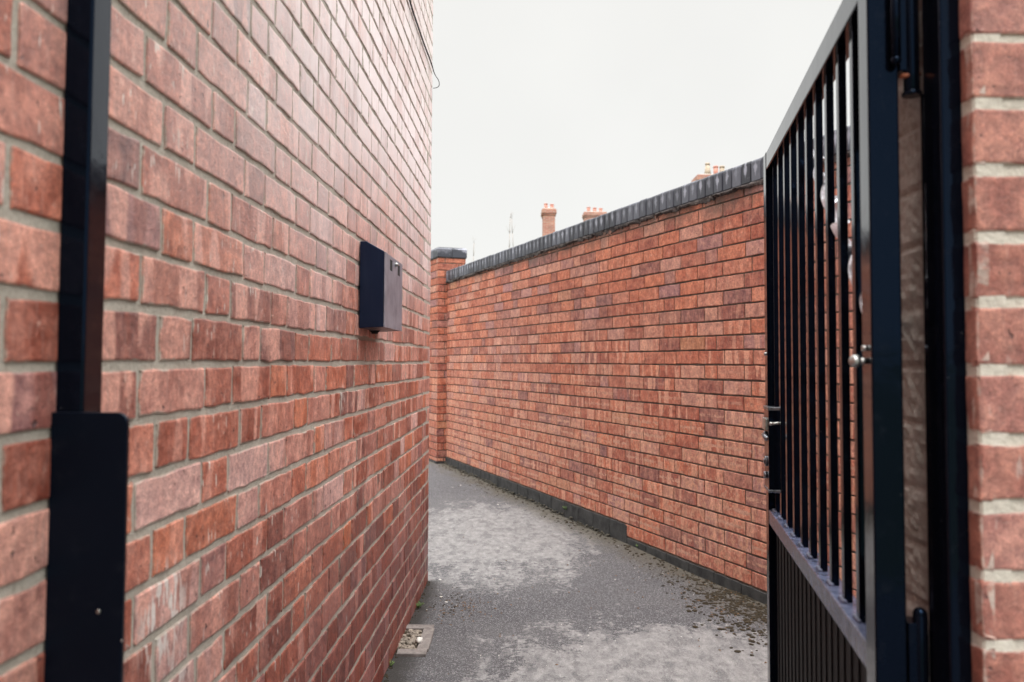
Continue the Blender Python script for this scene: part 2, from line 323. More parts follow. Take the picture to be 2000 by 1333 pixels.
# ------------------------------------------------------------------ bulk mesh builder
class Bulk:
    """quads collected with per-face rnd / dim attributes and a metric 'loc' UV, linked as one mesh"""
    def __init__(s): s.V = []; s.F = []; s.M = []; s.RND = []; s.DIM = []; s.UV = []; s.nv = 0
    def add(s, V, F, mi=0, rnd=(0, 0, 0), dim=(1, 1), uv=None):
        V = np.asarray(V, float); F = np.asarray(F, int)
        s.V.append(V); s.F.append(F + s.nv); s.nv += len(V); n = len(F)
        s.M.append(np.full(n, mi)); s.RND.append(np.tile((*rnd, 1.0), (n, 1))); s.DIM.append(np.tile((*dim, 0.0), (n, 1)))
        s.UV.append((np.zeros((n * 4, 2)) if uv is None else np.asarray(uv)[F.reshape(-1)]))
    def build(s, name, mats, parent=None, loc=(0, 0, 0), smooth=False):
        V = np.concatenate(s.V) - np.array(loc); F = np.concatenate(s.F); n = len(F)
        me = bpy.data.meshes.new(name); me.vertices.add(len(V)); me.vertices.foreach_set('co', V.reshape(-1))
        me.loops.add(n * 4); me.loops.foreach_set('vertex_index', F.reshape(-1))
        me.polygons.add(n); me.polygons.foreach_set('loop_start', np.arange(n) * 4); me.polygons.foreach_set('loop_total', np.full(n, 4))
        me.polygons.foreach_set('material_index', np.concatenate(s.M).astype(np.int32))
        me.polygons.foreach_set('use_smooth', np.full(n, smooth))
        me.update(calc_edges=True)
        a = me.attributes.new('rnd', 'FLOAT_COLOR', 'FACE'); a.data.foreach_set('color', np.concatenate(s.RND).reshape(-1))
        a = me.attributes.new('dim', 'FLOAT_VECTOR', 'FACE'); a.data.foreach_set('vector', np.concatenate(s.DIM).reshape(-1))
        uvl = me.uv_layers.new(name='loc'); uvl.data.foreach_set('uv', np.concatenate(s.UV).reshape(-1))
        for m in mats: me.materials.append(m)
        me.validate()
        o = bpy.data.objects.new(name, me); COL.objects.link(o)
        if parent is not None: o.parent = parent; o.location = Vector(loc) - parent.location
        else: o.location = loc
        return o

def brick_patch(B, O, U, N, u0, u1, z0, z1, mi=0, jit=0.001, out=0.0, fine=True, rnd=None):
    """one brick face: rounded, uneven arrises running back into the mortar"""
    w, h = u1 - u0, z1 - z0
    if w < 0.012 or h < 0.012: return
    nx = max(2, int(round(w / 0.045))) if fine else 1; ny = 2 if fine else 1
    e = 0.0034
    ea = [0, 0.0009] if fine else [0]; eb = 0.0009
    us = np.concatenate((ea, np.linspace(e, w - e, nx + 1), [w - q for q in ea[::-1]])); zs = np.concatenate((ea, np.linspace(e, h - e, ny + 1), [h - q for q in ea[::-1]]))
    gu, gz = np.meshgrid(us, zs, indexing='ij'); nu, nz = gu.shape
    dep = np.zeros_like(gu)
    if fine:
        dep[1, :] = dep[-2, :] = -0.0009; dep[:, 1] = dep[:, -2] = -0.0009
        for i in (1, -2):
            for j in (1, -2): dep[i, j] = -0.0022
    dep[0, :] = dep[-1, :] = -0.013; dep[:, 0] = dep[:, -1] = -0.013
    uvc = np.stack((gu, gz), -1).reshape(-1, 2)
    ju = rng.normal(0, jit, gu.shape); jz = rng.normal(0, jit, gu.shape)
    q = 3 if fine else 1
    for i in range(1, q):
        ju[i, :] = ju[0, :]; ju[-1 - i, :] = ju[-1, :]; jz[:, i] = jz[:, 0]; jz[:, -1 - i] = jz[:, -1]
    ju[q:-q, :] = 0; jz[:, q:-q] = 0
    gu = gu + ju; gz = gz + jz
    tilt = np.clip(rng.normal(0, 0.00035, 3), -0.0008, 0.0008)
    dep = dep + out + tilt[0] + tilt[1] * (gu / w - .5) * 2 + tilt[2] * (gz / h - .5) * 2 + np.where(dep > -0.01, rng.normal(0, 0.00012, gu.shape), 0)
    P = np.array(O)[None, None, :] + (gu + u0)[..., None] * np.array(U) + dep[..., None] * np.array(N)
    P[..., 2] = gz + z0
    idx = np.arange(nu * nz).reshape(nu, nz)
    F_ = np.stack((idx[:-1, :-1], idx[1:, :-1], idx[1:, 1:], idx[:-1, 1:]), -1).reshape(-1, 4)
    # keep the winding outward
    if np.dot(np.cross(np.array(U), (0, 0, 1)), np.array(N)) < 0: F_ = F_[:, ::-1]
    B.add(P.reshape(-1, 3), F_, mi, tuple(rng.random(3)) if rnd is None else rnd, (w, h), uvc)

def quad(B, pts, mi=0): B.add(pts, [[0, 1, 2, 3]], mi, rng.random(3), (1, 1), [(0, 0), (1, 0), (1, 1), (0, 1)])
def slab(B, O, U, N, u0, u1, z0, z1, back, mi):
    O, U, N = map(np.array, (O, U, N)); Z = np.array((0, 0, 1.0))
    def p(u, d_, z): q = O + U * u + N * d_; q = q.copy(); q[2] = z; return q
    f = [p(u0, 0, z0), p(u1, 0, z0), p(u1, 0, z1), p(u0, 0, z1)]; b_ = [p(u0, -back, z0), p(u1, -back, z0), p(u1, -back, z1), p(u0, -back, z1)]
    V = f + b_; Q = [[0, 1, 2, 3], [5, 4, 7, 6], [4, 0, 3, 7], [1, 5, 6, 2], [3, 2, 6, 7], [4, 5, 1, 0]]
    if np.dot(np.cross(U, Z), N) < 0: Q = [q[::-1] for q in Q]
    B.add(V, Q, mi, (0.5, 0.5, 0.5), (1, 1), None)

S_, H_ = 0.225, 0.1125
def flemish(row, a, lo, hi):
    per = S_ + H_; st = a if row % 2 else a + S_ / 2 + H_ / 2 + 0.0
    # even rows: header centred over the stretcher of the odd rows
    k = math.floor((lo - st) / per) - 1; u = st + k * per; out = []
    while u < hi:
        out.append([u, u + S_]); out.append([u + S_, u + per]); u += per
    return out
def garden(row, a, lo, hi):
    per = 3 * S_ + H_; st = a if row % 2 else a - per / 2
    k = math.floor((lo - st) / per) - 1; u = st + k * per; out = []
    while u < hi:
        out.append([u, u + H_]); v = u + H_
        for i in range(3): out.append([v, v + S_]); v += S_
        u += per
    return out
def courses(B, O, U, N, u0, u1, zj, ch, zlo, zhi, bond, a, jw, mi_b, mi_m, recess, jit, back=0.2, fine=True, fine_to=1e9, skip=None, wav=0.0012, fine_u=(-1e9, 1e9)):
    slab(B, np.array(O) - np.array(N) * recess, U, N, u0 + 0.001, u1 - 0.001, zlo, zhi, back, mi_m)
    k0 = math.floor((zlo - zj) / ch); k1 = math.ceil((zhi - zj) / ch); ph = rng.random() * 6
    for k in range(k0, k1):
        lst = bond(k, a, u0, u1); off = rng.normal(0, 0.006)
        js = [q[0] + (off + rng.normal(0, 0.004) if q[0] != 0 else 0) for q in lst] + [lst[-1][1]]
        for i in range(len(lst)):
            ua, ub = max(js[i], u0), min(js[i + 1], u1)
            if ub - ua < 0.02: continue
            um = (ua + ub) / 2; wv = wav * math.sin(um * 5 + ph + k * 1.3)
            za, zb = zj + k * ch + jw / 2 + wv + rng.normal(0, jit * .6), zj + (k + 1) * ch - jw / 2 + wv + rng.normal(0, jit * .6)
            lo_, hi_ = zlo, zhi
            if skip: lo_ = max(lo_, skip(um))
            za, zb = max(za, lo_), min(zb, hi_)
            if zb - za < 0.012: continue
            la = 0.0 if ua == u0 else jw * 0.5; lb = 0.0 if ub == u1 else jw * 0.5
            brick_patch(B, O, U, N, ua + la, ub - lb, za, zb, mi_b, jit, 0.0, fine and zb < fine_to and fine_u[0] < um < fine_u[1])

def nrm(v): v = np.array(v, float); return v / np.linalg.norm(v)

# ------------------------------------------------------------------ ground
def gz(y):
    return -0.011 + 0.0125 * (min(max(y, 3.0), 9.5) - 3.88)
def asphalt_mat():
    m, g, b = new_mat('worn_asphalt'); oc = g.obj(); s = g.sep(oc); x, y = s[0], s[1]
    p2 = g.xyz(x, y, 0.0)
    fine_ = g.noise(p2, 330, 2, 0.7)
    vor = g.n('ShaderNodeTexVoronoi', {'Vector': p2, 'Scale': 300.0}); vr = g.n('ShaderNodeSeparateColor', {0: vor.outputs['Color']}).outputs[0]
    c = g.ramp(vr, [(0.0, (0.035, 0.035, 0.041)), (0.45, (0.070, 0.070, 0.080)), (0.80, (0.135, 0.134, 0.148)), (1.0, (0.38, 0.37, 0.39))])
    c = g.mix(g.mr(vor.outputs['Distance'], 0.35, 0.75, 0, 0.4), c, (0.035, 0.034, 0.036))
    lg = g.noise(p2, 1.1, 4, 0.6)
    c = g.mix(g.mr(lg, 0.4, 0.7, 0, 0.35), c, (0.15, 0.145, 0.15))
    # worn, pale cement skin: two areas with ragged edges
    w1 = g.noise(g.vm('MULTIPLY', p2, (5.5, 3.4, 1.0)), 1.0, 9, 0.74, 0.2); w2 = g.noise(p2, 34, 6, 0.8)
    def ell(cx, cy, rx, ry):
        dx = g.m('DIVIDE', g.m('SUBTRACT', x, cx), rx); dy = g.m('DIVIDE', g.m('SUBTRACT', y, cy), ry)
        return g.m('SQRT', g.m('ADD', g.m('MULTIPLY', dx, dx), g.m('MULTIPLY', dy, dy)))
    e = g.m('MINIMUM', ell(-0.10, 5.35, 0.60, 1.15), ell(0.62, 3.0, 0.72, 0.62))
    e = g.m('MINIMUM', e, g.m('ADD', ell(0.2, 1.6, 0.6, 0.5), 0.1))
    e = g.m('ADD', e, g.m('MULTIPLY', g.m('SUBTRACT', g.m('ADD', g.m('MULTIPLY', w1, 0.55), g.m('MULTIPLY', w2, 0.45)), 0.5), 4.6))
    pm = g.mr(e, 1.06, 0.80)
    pn = g.m('ADD', g.m('MULTIPLY', g.noise(p2, 210, 3, 0.8), 0.45), g.m('MULTIPLY', g.noise(g.vm('MULTIPLY', p2, (24, 14, 1)), 1.0, 6, 0.75, 0.2), 0.55))
    pale = g.ramp(pn, [(0.36, (0.13, 0.13, 0.137)), (0.5, (0.26, 0.255, 0.26)), (0.66, (0.45, 0.44, 0.44))])
    fl = g.noise(g.vm('MULTIPLY', p2, (11, 5.5, 1)), 1.0, 10, 0.76, 0.15)
    c = g.mix(g.m('MULTIPLY', g.m('MULTIPLY', pm, 0.9), g.mr(fl, 0.42, 0.50, 0.5, 1.0)), c, pale)
    # brown silt by the foot of the boundary wall; dirt and painted contact shade by the building
    dw = g.m('SUBTRACT', 2.699, g.m('ADD', x, g.m('MULTIPLY', y, 0.389)))      # distance from boundary wall face
    dirt = g.m('MULTIPLY', g.mr(g.m('ADD', dw, g.m('MULTIPLY', g.m('SUBTRACT', w1, 0.5), 0.5)), 0.30, 0.02), 0.85)
    c = g.mix(dirt, c, g.ramp(g.noise(p2, 60, 4, 0.7), [(0.3, (0.03, 0.026, 0.018)), (0.7, (0.13, 0.11, 0.08))]))
    dl = g.m('ADD', x, 0.5184)
    near_w = g.mr(y, 4.32, 4.25)
    c = g.mix(g.m('MULTIPLY', near_w, g.mr(g.m('ADD', dl, g.m('MULTIPLY', g.m('SUBTRACT', w1, 0.5), 0.2)), 0.20, 0.10, 0, 0.9)), c, (0.022, 0.020, 0.018))
    g.put(b.inputs['Base Color'], c); b.inputs['Roughness'].default_value = 0.85
    h = g.m('ADD', g.m('MULTIPLY', vor.outputs['Distance'], -1.0), g.m('MULTIPLY', fine_, 0.5)); h = g.m('ADD', h, g.m('MULTIPLY', w2, 0.8))
    bump(g, b, h, 0.0028, 0.8)
    return m
M_ASPH = asphalt_mat()
M_EARTH = simple_mat('garden_earth_and_grass', (0.035, 0.05, 0.018), (0.11, 0.12, 0.05), 3, 0.95, 0.01)

def sheet(name, xs, ys, zf, mat, label):
    bm = bmesh.new(); gv = [[bm.verts.new((x, y, zf(x, y))) for y in ys] for x in xs]
    for i in range(len(xs) - 1):
        for j in range(len(ys) - 1): bm.faces.new((gv[i][j], gv[i + 1][j], gv[i + 1][j + 1], gv[i][j + 1]))
    o = link_bm(name, bm, mat, smooth=True); tag(o, label, 'ground', kind='structure'); return o
def zt(x, y): return gz(y) + 0.004 * math.sin(x * 3.1 + y * 1.7) + 0.003 * math.sin(y * 4.3 - x * 2)
sheet('ground', [-1500, -60, -6, 3.2, 60, 1500], [-1500, -60, -2.5, 3, 9.5, 60, 1500], lambda x, y: -0.07, M_EARTH, 'garden earth and rough grass reaching away behind the walls')
sheet('path', list(np.arange(-4.4, 2.9, 0.1)), list(np.arange(-2.5, 11.6, 0.1)), zt, M_ASPH, 'grey worn asphalt path between the two brick walls')

# ------------------------------------------------------------------ left building
LU = nrm((0.0227, 1, 0)); LN = nrm((1, -0.0227, 0)); LO = np.array((-0.5184, 0.0, 0.0))
def LP(y, out=0.0, z=0.0):          # a point on the left wall's face at depth y
    p = LO + LU * (y / LU[1]) + LN * out; return Vector((p[0], p[1], z))
LEND = 4.29 / LU[1]
lb = empty('brick_building', LP(4.29) + Vector((0, 0, 0)), 'tall old brick building filling the left side, paled towards the top by weathering and painted-in sky sheen', 'building')
B = Bulk()
courses(B, LO, LU, LN, -1.6, LEND, EYE - 0.006, 0.075, -0.06, 5.4, flemish, 1.109, 0.0105, 0, 1, 0.0034, 0.0011, back=0.25, fine_to=3.4)
B.build('side_wall', [M_L, M_LM], lb, tuple(lb.location))
B = Bulk(); RO = LO + LU * LEND; RU = -LN; RN = LU
courses(B, RO, RU, RN, 0.0, 4.0, EYE - 0.006, 0.075, -0.06, 5.4, flemish, 0.0, 0.0105, 0, 1, 0.0034, 0.0009, back=0.25, fine=False)
B.build('end_wall', [M_L, M_LM], lb, tuple(lb.location))
bm = bmesh.new()
c0 = LO + LU * (-1.6) - LN * 0.0; 
def lpt(a, b_, z): p = LO + LU * a - LN * b_; return (p[0], p[1], z)
for (z0, z1, ov, mi) in ((5.4, 5.52, 0.06, 0), (5.52, 5.58, 0.12, 0)):
    vs_ = [bm.verts.new(lpt(a, q, z)) for z in (z0, z1) for (a, q) in ((-1.6 - ov, -ov), (LEND + ov, -ov), (LEND + ov, 4 + ov), (-1.6 - ov, 4 + ov))]
    for f in ((0, 1, 2, 3), (7, 6, 5, 4), (0, 4, 5, 1), (1, 5, 6, 2), (2, 6, 7, 3), (3, 7, 4, 0)): bm.faces.new([vs_[i] for i in f])
bmesh.ops.recalc_face_normals(bm, faces=bm.faces)
bmesh.ops.translate(bm, vec=-lb.location, verts=bm.verts)
link_bm('roof', bm, M_SLATE, lb)

# ------------------------------------------------------------------ right boundary wall
RWN = nrm((-0.932, -0.363, 0)); RWU = nrm((0.363, -0.932, 0))           # along the wall towards the camera; N faces the alley
P0 = np.array((-0.6815, 8.69, 0.0))                                       # where the wall meets the pillar
def yat(u): return P0[1] + RWU[1] * u
def uat(y): return (y - P0[1]) / RWU[1]
RWL = uat(1.16)
CH = 0.0748; ZJ = EYE - 0.0115
def cop_z(u):                                   # bottom of the coping, falling slightly towards the pillar
    t = (yat(u) - 3.88) / (8.69 - 3.88); return EYE + 0.867 - 0.030 * t
def low(u): return ZJ - 13 * CH if yat(u) > 5.23 else ZJ - 14 * CH
bw = empty('boundary_wall', tuple(P0 + RWU * RWL / 2), 'long banded red brick boundary wall with dark blue brick coping on the right of the path', 'wall')
B = Bulk()
ua_h = uat(4.363)                                # header of odd rows starts here (measured)
slab(B, P0 - RWN * 0.0055, RWU, RWN, 0.014, RWL, -0.06, EYE + 0.84, 0.215, 1)
courses(B, P0, RWU, RWN, 0.012, RWL, ZJ, CH, -0.06, ZJ + 12 * CH - 0.03, garden, ua_h, 0.0076, 0, 1, 0.0044, 0.0007, back=0.2, skip=low, wav=0.0008)
B.build('brickwork', [M_R, M_RM], bw, tuple(bw.location))
# garden side of the same wall
B = Bulk()
courses(B, P0 - RWN * 0.22, RWU, -RWN, 0.0, RWL, ZJ, CH, -0.06, ZJ + 12 * CH - 0.03, garden, 0.3, 0.0068, 0, 1, 0.0045, 0.0007, back=0.01, fine=False)
B.build('garden_face', [M_R, M_RM], bw, tuple(bw.location))
# plinth of blue brick
B = Bulk()
u = 0.0
while u < RWL:
    w = 0.225; um = u + w / 2; zt0 = low(um) - 0.006
    brick_patch(B, P0 + RWN * 0.004, RWU, RWN, u + 0.003, min(u + w - 0.003, RWL), -0.065, zt0, 0, 0.0016, 0.0)
    u += w
B.build('plinth', [M_PLINTH], bw, tuple(bw.location))
# coping: bricks on edge with a rounded front shoulder
B = Bulk(); u = -0.0
prof = []
dpt, hh, r = 0.245, 0.108, 0.016
for k in range(6): a = R(90 - 18 * k * 1.0); prof.append((-r + r * math.cos(R(90) - R(18 * k)) if False else None, None)) if False else None
sh = [(-0.004, 0.0), (0.0, 0.004), (0.0, hh - r)] + [(-r + r * math.cos(R(a)), hh - r + r * math.sin(R(a))) for a in (22, 45, 68, 90)]
sh += [(-dpt + r + r * math.cos(R(a)), hh - r + r * math.sin(R(a))) for a in (90, 112, 135, 158, 180)] + [(-dpt, 0.004), (-dpt + 0.004, 0.0)]
def coping_run(B, O, U, N, u0, u1, zf, over=0.012, step=0.0755):
    u = u0
    while u < u1 - 0.02:
        w = min(step, u1 - u) - 0.009; rr = rng.normal(0, 0.0010, 3); z0 = zf(u + w / 2) + rr[0]
        V = []; n = len(sh)
        for t, ins in ((0.0, 0.004), (0.003, 0.0), (w - 0.003, 0.0), (w, 0.004)):
            for (d_, z_) in sh:
                cx, cz = -dpt / 2, hh / 2; s1 = 1 - ins / 0.1
                q = O + U * (u + t) + N * (over + rr[1] + cx + (d_ - cx) * (1 - ins / 0.12)); V.append((q[0], q[1], z0 + cz + (z_ - cz) * (1 - ins / 0.054)))
        Q = []; uv = []
        for j in range(4):
            for i in range(n): uv.append(((0, 0.003, w - 0.003, w)[j], sh[i][1]))
        for j in range(3):
            for i in range(n): Q.append([j * n + i, (j + 1) * n + i, (j + 1) * n + (i + 1) % n, j * n + (i + 1) % n])
        # end caps as strips of quads
        for j in (0, 3):
            for i in range(n // 2 - 1):
                q = [j * n + i, j * n + i + 1, j * n + n - 2 - i, j * n + n - 1 - i]; Q.append(q if j == 0 else q[::-1])
        if np.dot(np.cross(U, (0, 0, 1)), N) < 0: Q = [q[::-1] for q in Q]
        B.add(V, Q, 0, tuple(rng.random(3)), (w, hh), uv)
        u += step
coping_run(B, P0, RWU, RWN, 0.0, RWL, cop_z)
o = B.build('coping', [M_BLUE], bw, tuple(bw.location), smooth=False)
# mortar bed and joints of the coping
def strip(B, O, U, N, u0, u1, zf, h, out, back, mi, step=0.012, amp=0.007):
    n = int((u1 - u0) / step); V = []; Q = []; uv = []; m = 7; r1 = 0
    for i in range(n + 1):
        u = u0 + (u1 - u0) * i / n; zb = zf(u); r1 = r1 * 0.75 + rng.normal(0, amp * 0.6); lo = rng.normal(0, amp * 0.45) + r1 * 0.7
        pr = [(-back, h), (out * 0.2, h), (out + r1 * 0.6, h * 0.75), (out + r1, h * 0.4 + lo * 0.3), (out * 0.8 + r1, lo), (out * 0.2, lo * 0.8 - 0.004), (-back, -0.004)]
        for (d_, z_) in pr:
            q = O + U * u + N * d_; V.append((q[0], q[1], zb + z_)); uv.append((u, z_))
    for i in range(n):
        for j in range(m - 1): Q.append([i * m + j, i * m + j + 1, (i + 1) * m + j + 1, (i + 1) * m + j])
    B.add(V, Q, mi, (0.5, 0.5, 0.5), (1, 1), uv)
M_BED = mortar_mat('dark_ragged_bedding', ((0.065, 0.055, 0.055), (0.015, 0.013, 0.014), (0.26, 0.235, 0.225)))
B = Bulk()
strip(B, P0, RWU, RWN, 0.0, RWL, lambda u: cop_z(u) - 0.020, 0.022, 0.013, 0.2, 0, amp=0.007)
slab(B, P0 - RWN * 0.0065, RWU, RWN, 0.0, RWL, EYE + 0.80, EYE + 0.835, 0.20, 0)
n_ = 60
for i in range(n_):     # mortar between the coping bricks, following their fall
    a_, b_ = RWL * i / n_, RWL * (i + 1) / n_; zz = min(cop_z(a_), cop_z(b_))
    slab(B, P0 + RWN * 0.001, RWU, RWN, a_, b_, zz - 0.004, zz + 0.082, 0.22, 0)
B.build('bedding', [M_BED], bw, tuple(bw.location))

# ------------------------------------------------------------------ pillar at the far end of the wall
pw, pl = 0.30, 0.34
pil = empty('brick_pillar', tuple(P0 - RWU * pl / 2 - RWN * 0.05), 'square brick pillar with flat dark cap closing the far end of the boundary wall', 'pillar')
B = Bulk()
C = P0 + RWN * 0.0965                          # front corner on the alley side
ZP = EYE - 0.022; ptop = EYE + 1.085
def onerow(row, a, lo, hi): 
    return [[lo, lo + S_], [lo + S_, hi]] if row % 2 else [[lo, lo + 0.075], [lo + 0.075, hi]]
slab(B, C - RWN * 0.004 - RWU * 0.004, -RWU, RWN, 0.0, pl - 0.008, -0.05, ptop, pw - 0.008, 1)
M_PIL = M_R
for (O_, U_, N_, L_) in ((C, -RWU, RWN, pl), (C, -RWN, RWU, pw), (C - RWN * pw, -RWU, -RWN, pl), (C - RWU * pl, -RWN, -RWU, pw)):
    k0 = math.floor((-0.05 - ZP) / CH)
    for k in range(k0, 15):
        za, zb = max(ZP + k * CH + 0.004, 0.075), min(ZP + (k + 1) * CH - 0.004, ptop)
        if zb - za < 0.015: continue
        for (a_, b_) in onerow(k, 0, 0.0, L_):
            brick_patch(B, O_, U_, N_, a_ + (0.003 if a_ else 0), b_ - (0.003 if b_ < L_ else 0), za, zb, 0, 0.0008)
    brick_patch(B, O_ + N_ * 0.006, U_, N_, 0, L_, -0.04, 0.07, 2, 0.0015)
B.build('shaft', [M_RP, M_RM, M_PLINTH], pil, tuple(pil.location))
B = Bulk()
for i in range(2):
    for j in range(2):
        a0, a1 = -0.012 + i * (pl + 0.024) / 2 + 0.002, -0.012 + (i + 1) * (pl + 0.024) / 2 - 0.002
        b0, b1 = -0.012 + j * (pw + 0.024) / 2 + 0.002, -0.012 + (j + 1) * (pw + 0.024) / 2 - 0.002
        V = []
        for z_, ins in ((ptop + 0.006, 0), (ptop + 0.088, 0), (ptop + 0.108, 0.014)):
            for (a_, b_) in ((a0, b0), (a1, b0), (a1, b1), (a0, b1)):
                aa = a_ + (ins if a_ == a0 and i == 0 else -ins if a_ == a1 and i == 1 else 0); bb = b_ + (ins if b_ == b0 and j == 0 else -ins if b_ == b1 and j == 1 else 0)
                q = C - RWU * aa - RWN * bb; V.append((q[0], q[1], z_ + rng.normal(0, 0.0008)))
        Q = [[0, 1, 5, 4], [1, 2, 6, 5], [2, 3, 7, 6], [3, 0, 4, 7], [4, 5, 9, 8], [5, 6, 10, 9], [6, 7, 11, 10], [7, 4, 8, 11], [8, 9, 10, 11], [3, 2, 1, 0]]
        B.add(V, Q, 0, tuple(rng.random(3)), (0.16, 0.1), [(rng.random() * .15, (0, .05, .1)[k // 4]) for k in range(12)])
slab(B, C + RWN * 0.004 + RWU * 0.004, -RWU, RWN, 0, pl + 0.008, ptop - 0.006, ptop + 0.08, pw + 0.008, 1)
o = B.build('cap', [M_BLUE, M_BED], pil, tuple(pil.location), smooth=False)

# ------------------------------------------------------------------ gate pier on the right (front wall and its reveal)
PX, PY = 0.518, 0.928
pier = empty('gate_pier', (PX + 0.9, PY + 0.11, 0), 'smooth pink brick pier with pale mortar at the right edge, nearest the camera', 'pier')
B = Bulk(); ZF = EYE - 0.0074
courses(B, (PX, PY, 0), (1, 0, 0), (0, -1, 0), 0.0, 1.75, ZF, 0.0752, -0.05, 2.35, (lambda k, a, lo, hi: [[0.0, 0.0]][:0] + ([[0, S_]] if k % 2 else [[0, H_], [H_, H_ + 0.06], [H_ + 0.06, H_ + 0.06 + S_]]) + [[(S_ if k % 2 else H_ + 0.06 + S_) + i * S_, (S_ if k % 2 else H_ + 0.06 + S_) + (i + 1) * S_] for i in range(8)]), 0.0, 0.0115, 0, 1, 0.0032, 0.0011, back=0.222)
B.build('front_face', [M_P, M_PM], pier, tuple(pier.location))
B = Bulk()
courses(B, (PX, PY, 0), (0, 1, 0), (-1, 0, 0), 0.0, 0.028, ZF, 0.0752, -0.05, 2.35, lambda k, a, lo, hi: [[0, 0.029]], 0.0, 0.0125, 0, 1, 0.0028, 0.0012, back=0.03)
# the rest of the reveal is rough, parged over
nY, nZ = 26, 300
V = []; uv = []
for i in range(nY + 1):
    for j in range(nZ + 1):
        y = PY + 0.026 + 0.199 * i / nY; zz = -0.05 + 2.40 * j / nZ
        V.append((PX - 0.0065 + 0.0022 * math.sin(zz * 23 + y * 31) + rng.normal(0, 0.0012) + (0.004 if ((zz - ZF) / 0.0752) % 1 < 0.14 else 0), y, zz)); uv.append((y, zz))
Q = [[i * (nZ + 1) + j, i * (nZ + 1) + j + 1, (i + 1) * (nZ + 1) + j + 1, (i + 1) * (nZ + 1) + j] for i in range(nY) for j in range(nZ)]
B.add(V, Q, 2, (0.5, 0.5, 0.5), (1, 1), uv)
B.build('reveal', [M_P, M_PM, M_PD], pier, tuple(pier.location))
B = Bulk()
courses(B, (PX, PY + 0.226, 0), (1, 0, 0), (0, 1, 0), 0.0, 1.75, ZF, 0.0752, -0.05, 2.35, flemish, 0.1, 0.0125, 0, 1, 0.0028, 0.001, back=0.004, fine=False)
B.build('rear_face', [M_L, M_LM], pier, tuple(pier.location))
B = Bulk()
coping_run(B, np.array((PX, PY, 0.0)), np.array((1.0, 0, 0)), np.array((0, -1.0, 0)), 0.0, 1.75, lambda u: 2.36)
B.build('coping', [M_BLUE], pier, tuple(pier.location), smooth=False)

# ------------------------------------------------------------------ left gate post with closing plate
lp_ = empty('gate_post', (LP(0.94).x + 0.015, 0.94, 0), 'black gate post on the left wall with a wide round cornered plate', 'gate post')
bm = bmesh.new(); box(bm, -0.4990, -0.4680, 0.914, 0.957, -0.02, 2.3)
bmesh.ops.translate(bm, vec=-lp_.location, verts=bm.verts)
link_bm('post', bm, M_PAINT, lp_, bevel=0.003, segs=3)
bm = bmesh.new()     # plate
px0, px1, pz0, pz1, pr = -0.4985, -0.4155, 0.40, EYE - 0.057, 0.012
prof = [(px0, pz0), (px1, pz0), (px1, pz1 - pr)] + [(px1 - pr + pr * math.cos(R(a)), pz1 - pr + pr * math.sin(R(a))) for a in range(15, 91, 15)] + [(px0, pz1)]
fv = [bm.verts.new((x, 0.9065, z_)) for x, z_ in prof]; f = bm.faces.new(fv)
ex = bmesh.ops.extrude_face_region(bm, geom=[f]); bmesh.ops.translate(bm, vec=(0, 0.0065, 0), verts=[v for v in ex['geom'] if isinstance(v, bmesh.types.BMVert)])
bmesh.ops.recalc_face_normals(bm, faces=bm.faces)
bmesh.ops.translate(bm, vec=-lp_.location, verts=bm.verts)
plate = link_bm('closing_plate', bm, M_PLATE, lp_, bevel=0.0012)
for (ix, iy, rr) in ((192, 1192, 0.0022), (238, 1247, 0.0011), (248, 1258, 0.0014)):
    X = (ix - 1000 + 6.6 * (iy - 667) / 1333 + 0.0356 * (1000 - ix) * (iy - 667) / 1333) / F * 0.9065; Zz = EYE - (iy - 707) / F * 0.9065
    bm = bmesh.new(); ball(bm, (X, 0.9062, Zz), rr, 12, 8, (1, 0.3, 1.2)); bmesh.ops.translate(bm, vec=-lp_.location, verts=bm.verts)
    link_bm('rivet', bm, M_ZINC, plate)

# ------------------------------------------------------------------ right gate post
rp = empty('gate_post', (0.51, 0.977, 0), 'black gate post fixed to the pink brick pier, beside the gate hinges', 'gate post')
bm = bmesh.new(); box(bm, 0.4955, 0.5235, 0.954, 0.997, -0.02, 2.3); bmesh.ops.translate(bm, vec=-rp.location, verts=bm.verts)
link_bm('post', bm, M_PAINT, rp, bevel=0.003, segs=3)
bm = bmesh.new(); box(bm, 0.500, 0.5165, 0.9975, 1.014, -0.02, EYE + 0.33); bmesh.ops.translate(bm, vec=-rp.location, verts=bm.verts)
link_bm('stop_bar', bm, M_PAINT, rp, bevel=0.0025)

# ------------------------------------------------------------------ gate
GO = Vector((0.4393, 1.02, 0)); gd = Vector((0.179, 1, 0)).normalized(); ga = math.atan2(gd.y, gd.x)
# local frame: x along the gate away from the hinges, y towards the passage (left), z up
gate = empty('metal_gate', GO, 'open black metal gate with upright bars above a ribbed lower panel', 'gate', rz=ga)
GW, GT = 1.066, 0.036
ZT0, ZT1 = EYE + 0.472, EYE + 0.516
ZM0, ZM1 = EYE - 0.386, EYE - 0.352
ZB0 = 0.09
def gbox(name, x0, x1, y0, y1, z0, z1, mat=M_PAINT, bev=0.0022, parent=gate):
    bm = bmesh.new(); box(bm, x0, x1, y0, y1, z0, z1); return link_bm(name, bm, mat, parent, bevel=bev)
gbox('stile', 0, 0.048, -GT, 0, ZB0, ZT1 + 0.0); gbox('stile', GW - 0.045, GW, -GT, 0, ZB0, ZT1)
gbox('top_rail', 0.048, GW - 0.045, -GT + .001, -.001, ZT0, ZT1 - .001)
gbox('middle_rail', 0.048, GW - 0.045, -GT + .001, -.001, ZM0, ZM1, M_DUSTY_SHEEN)
gbox('bottom_rail', 0.048, GW - 0.045, -GT + .001, -.001, ZB0 + .001, ZB0 + 0.04)
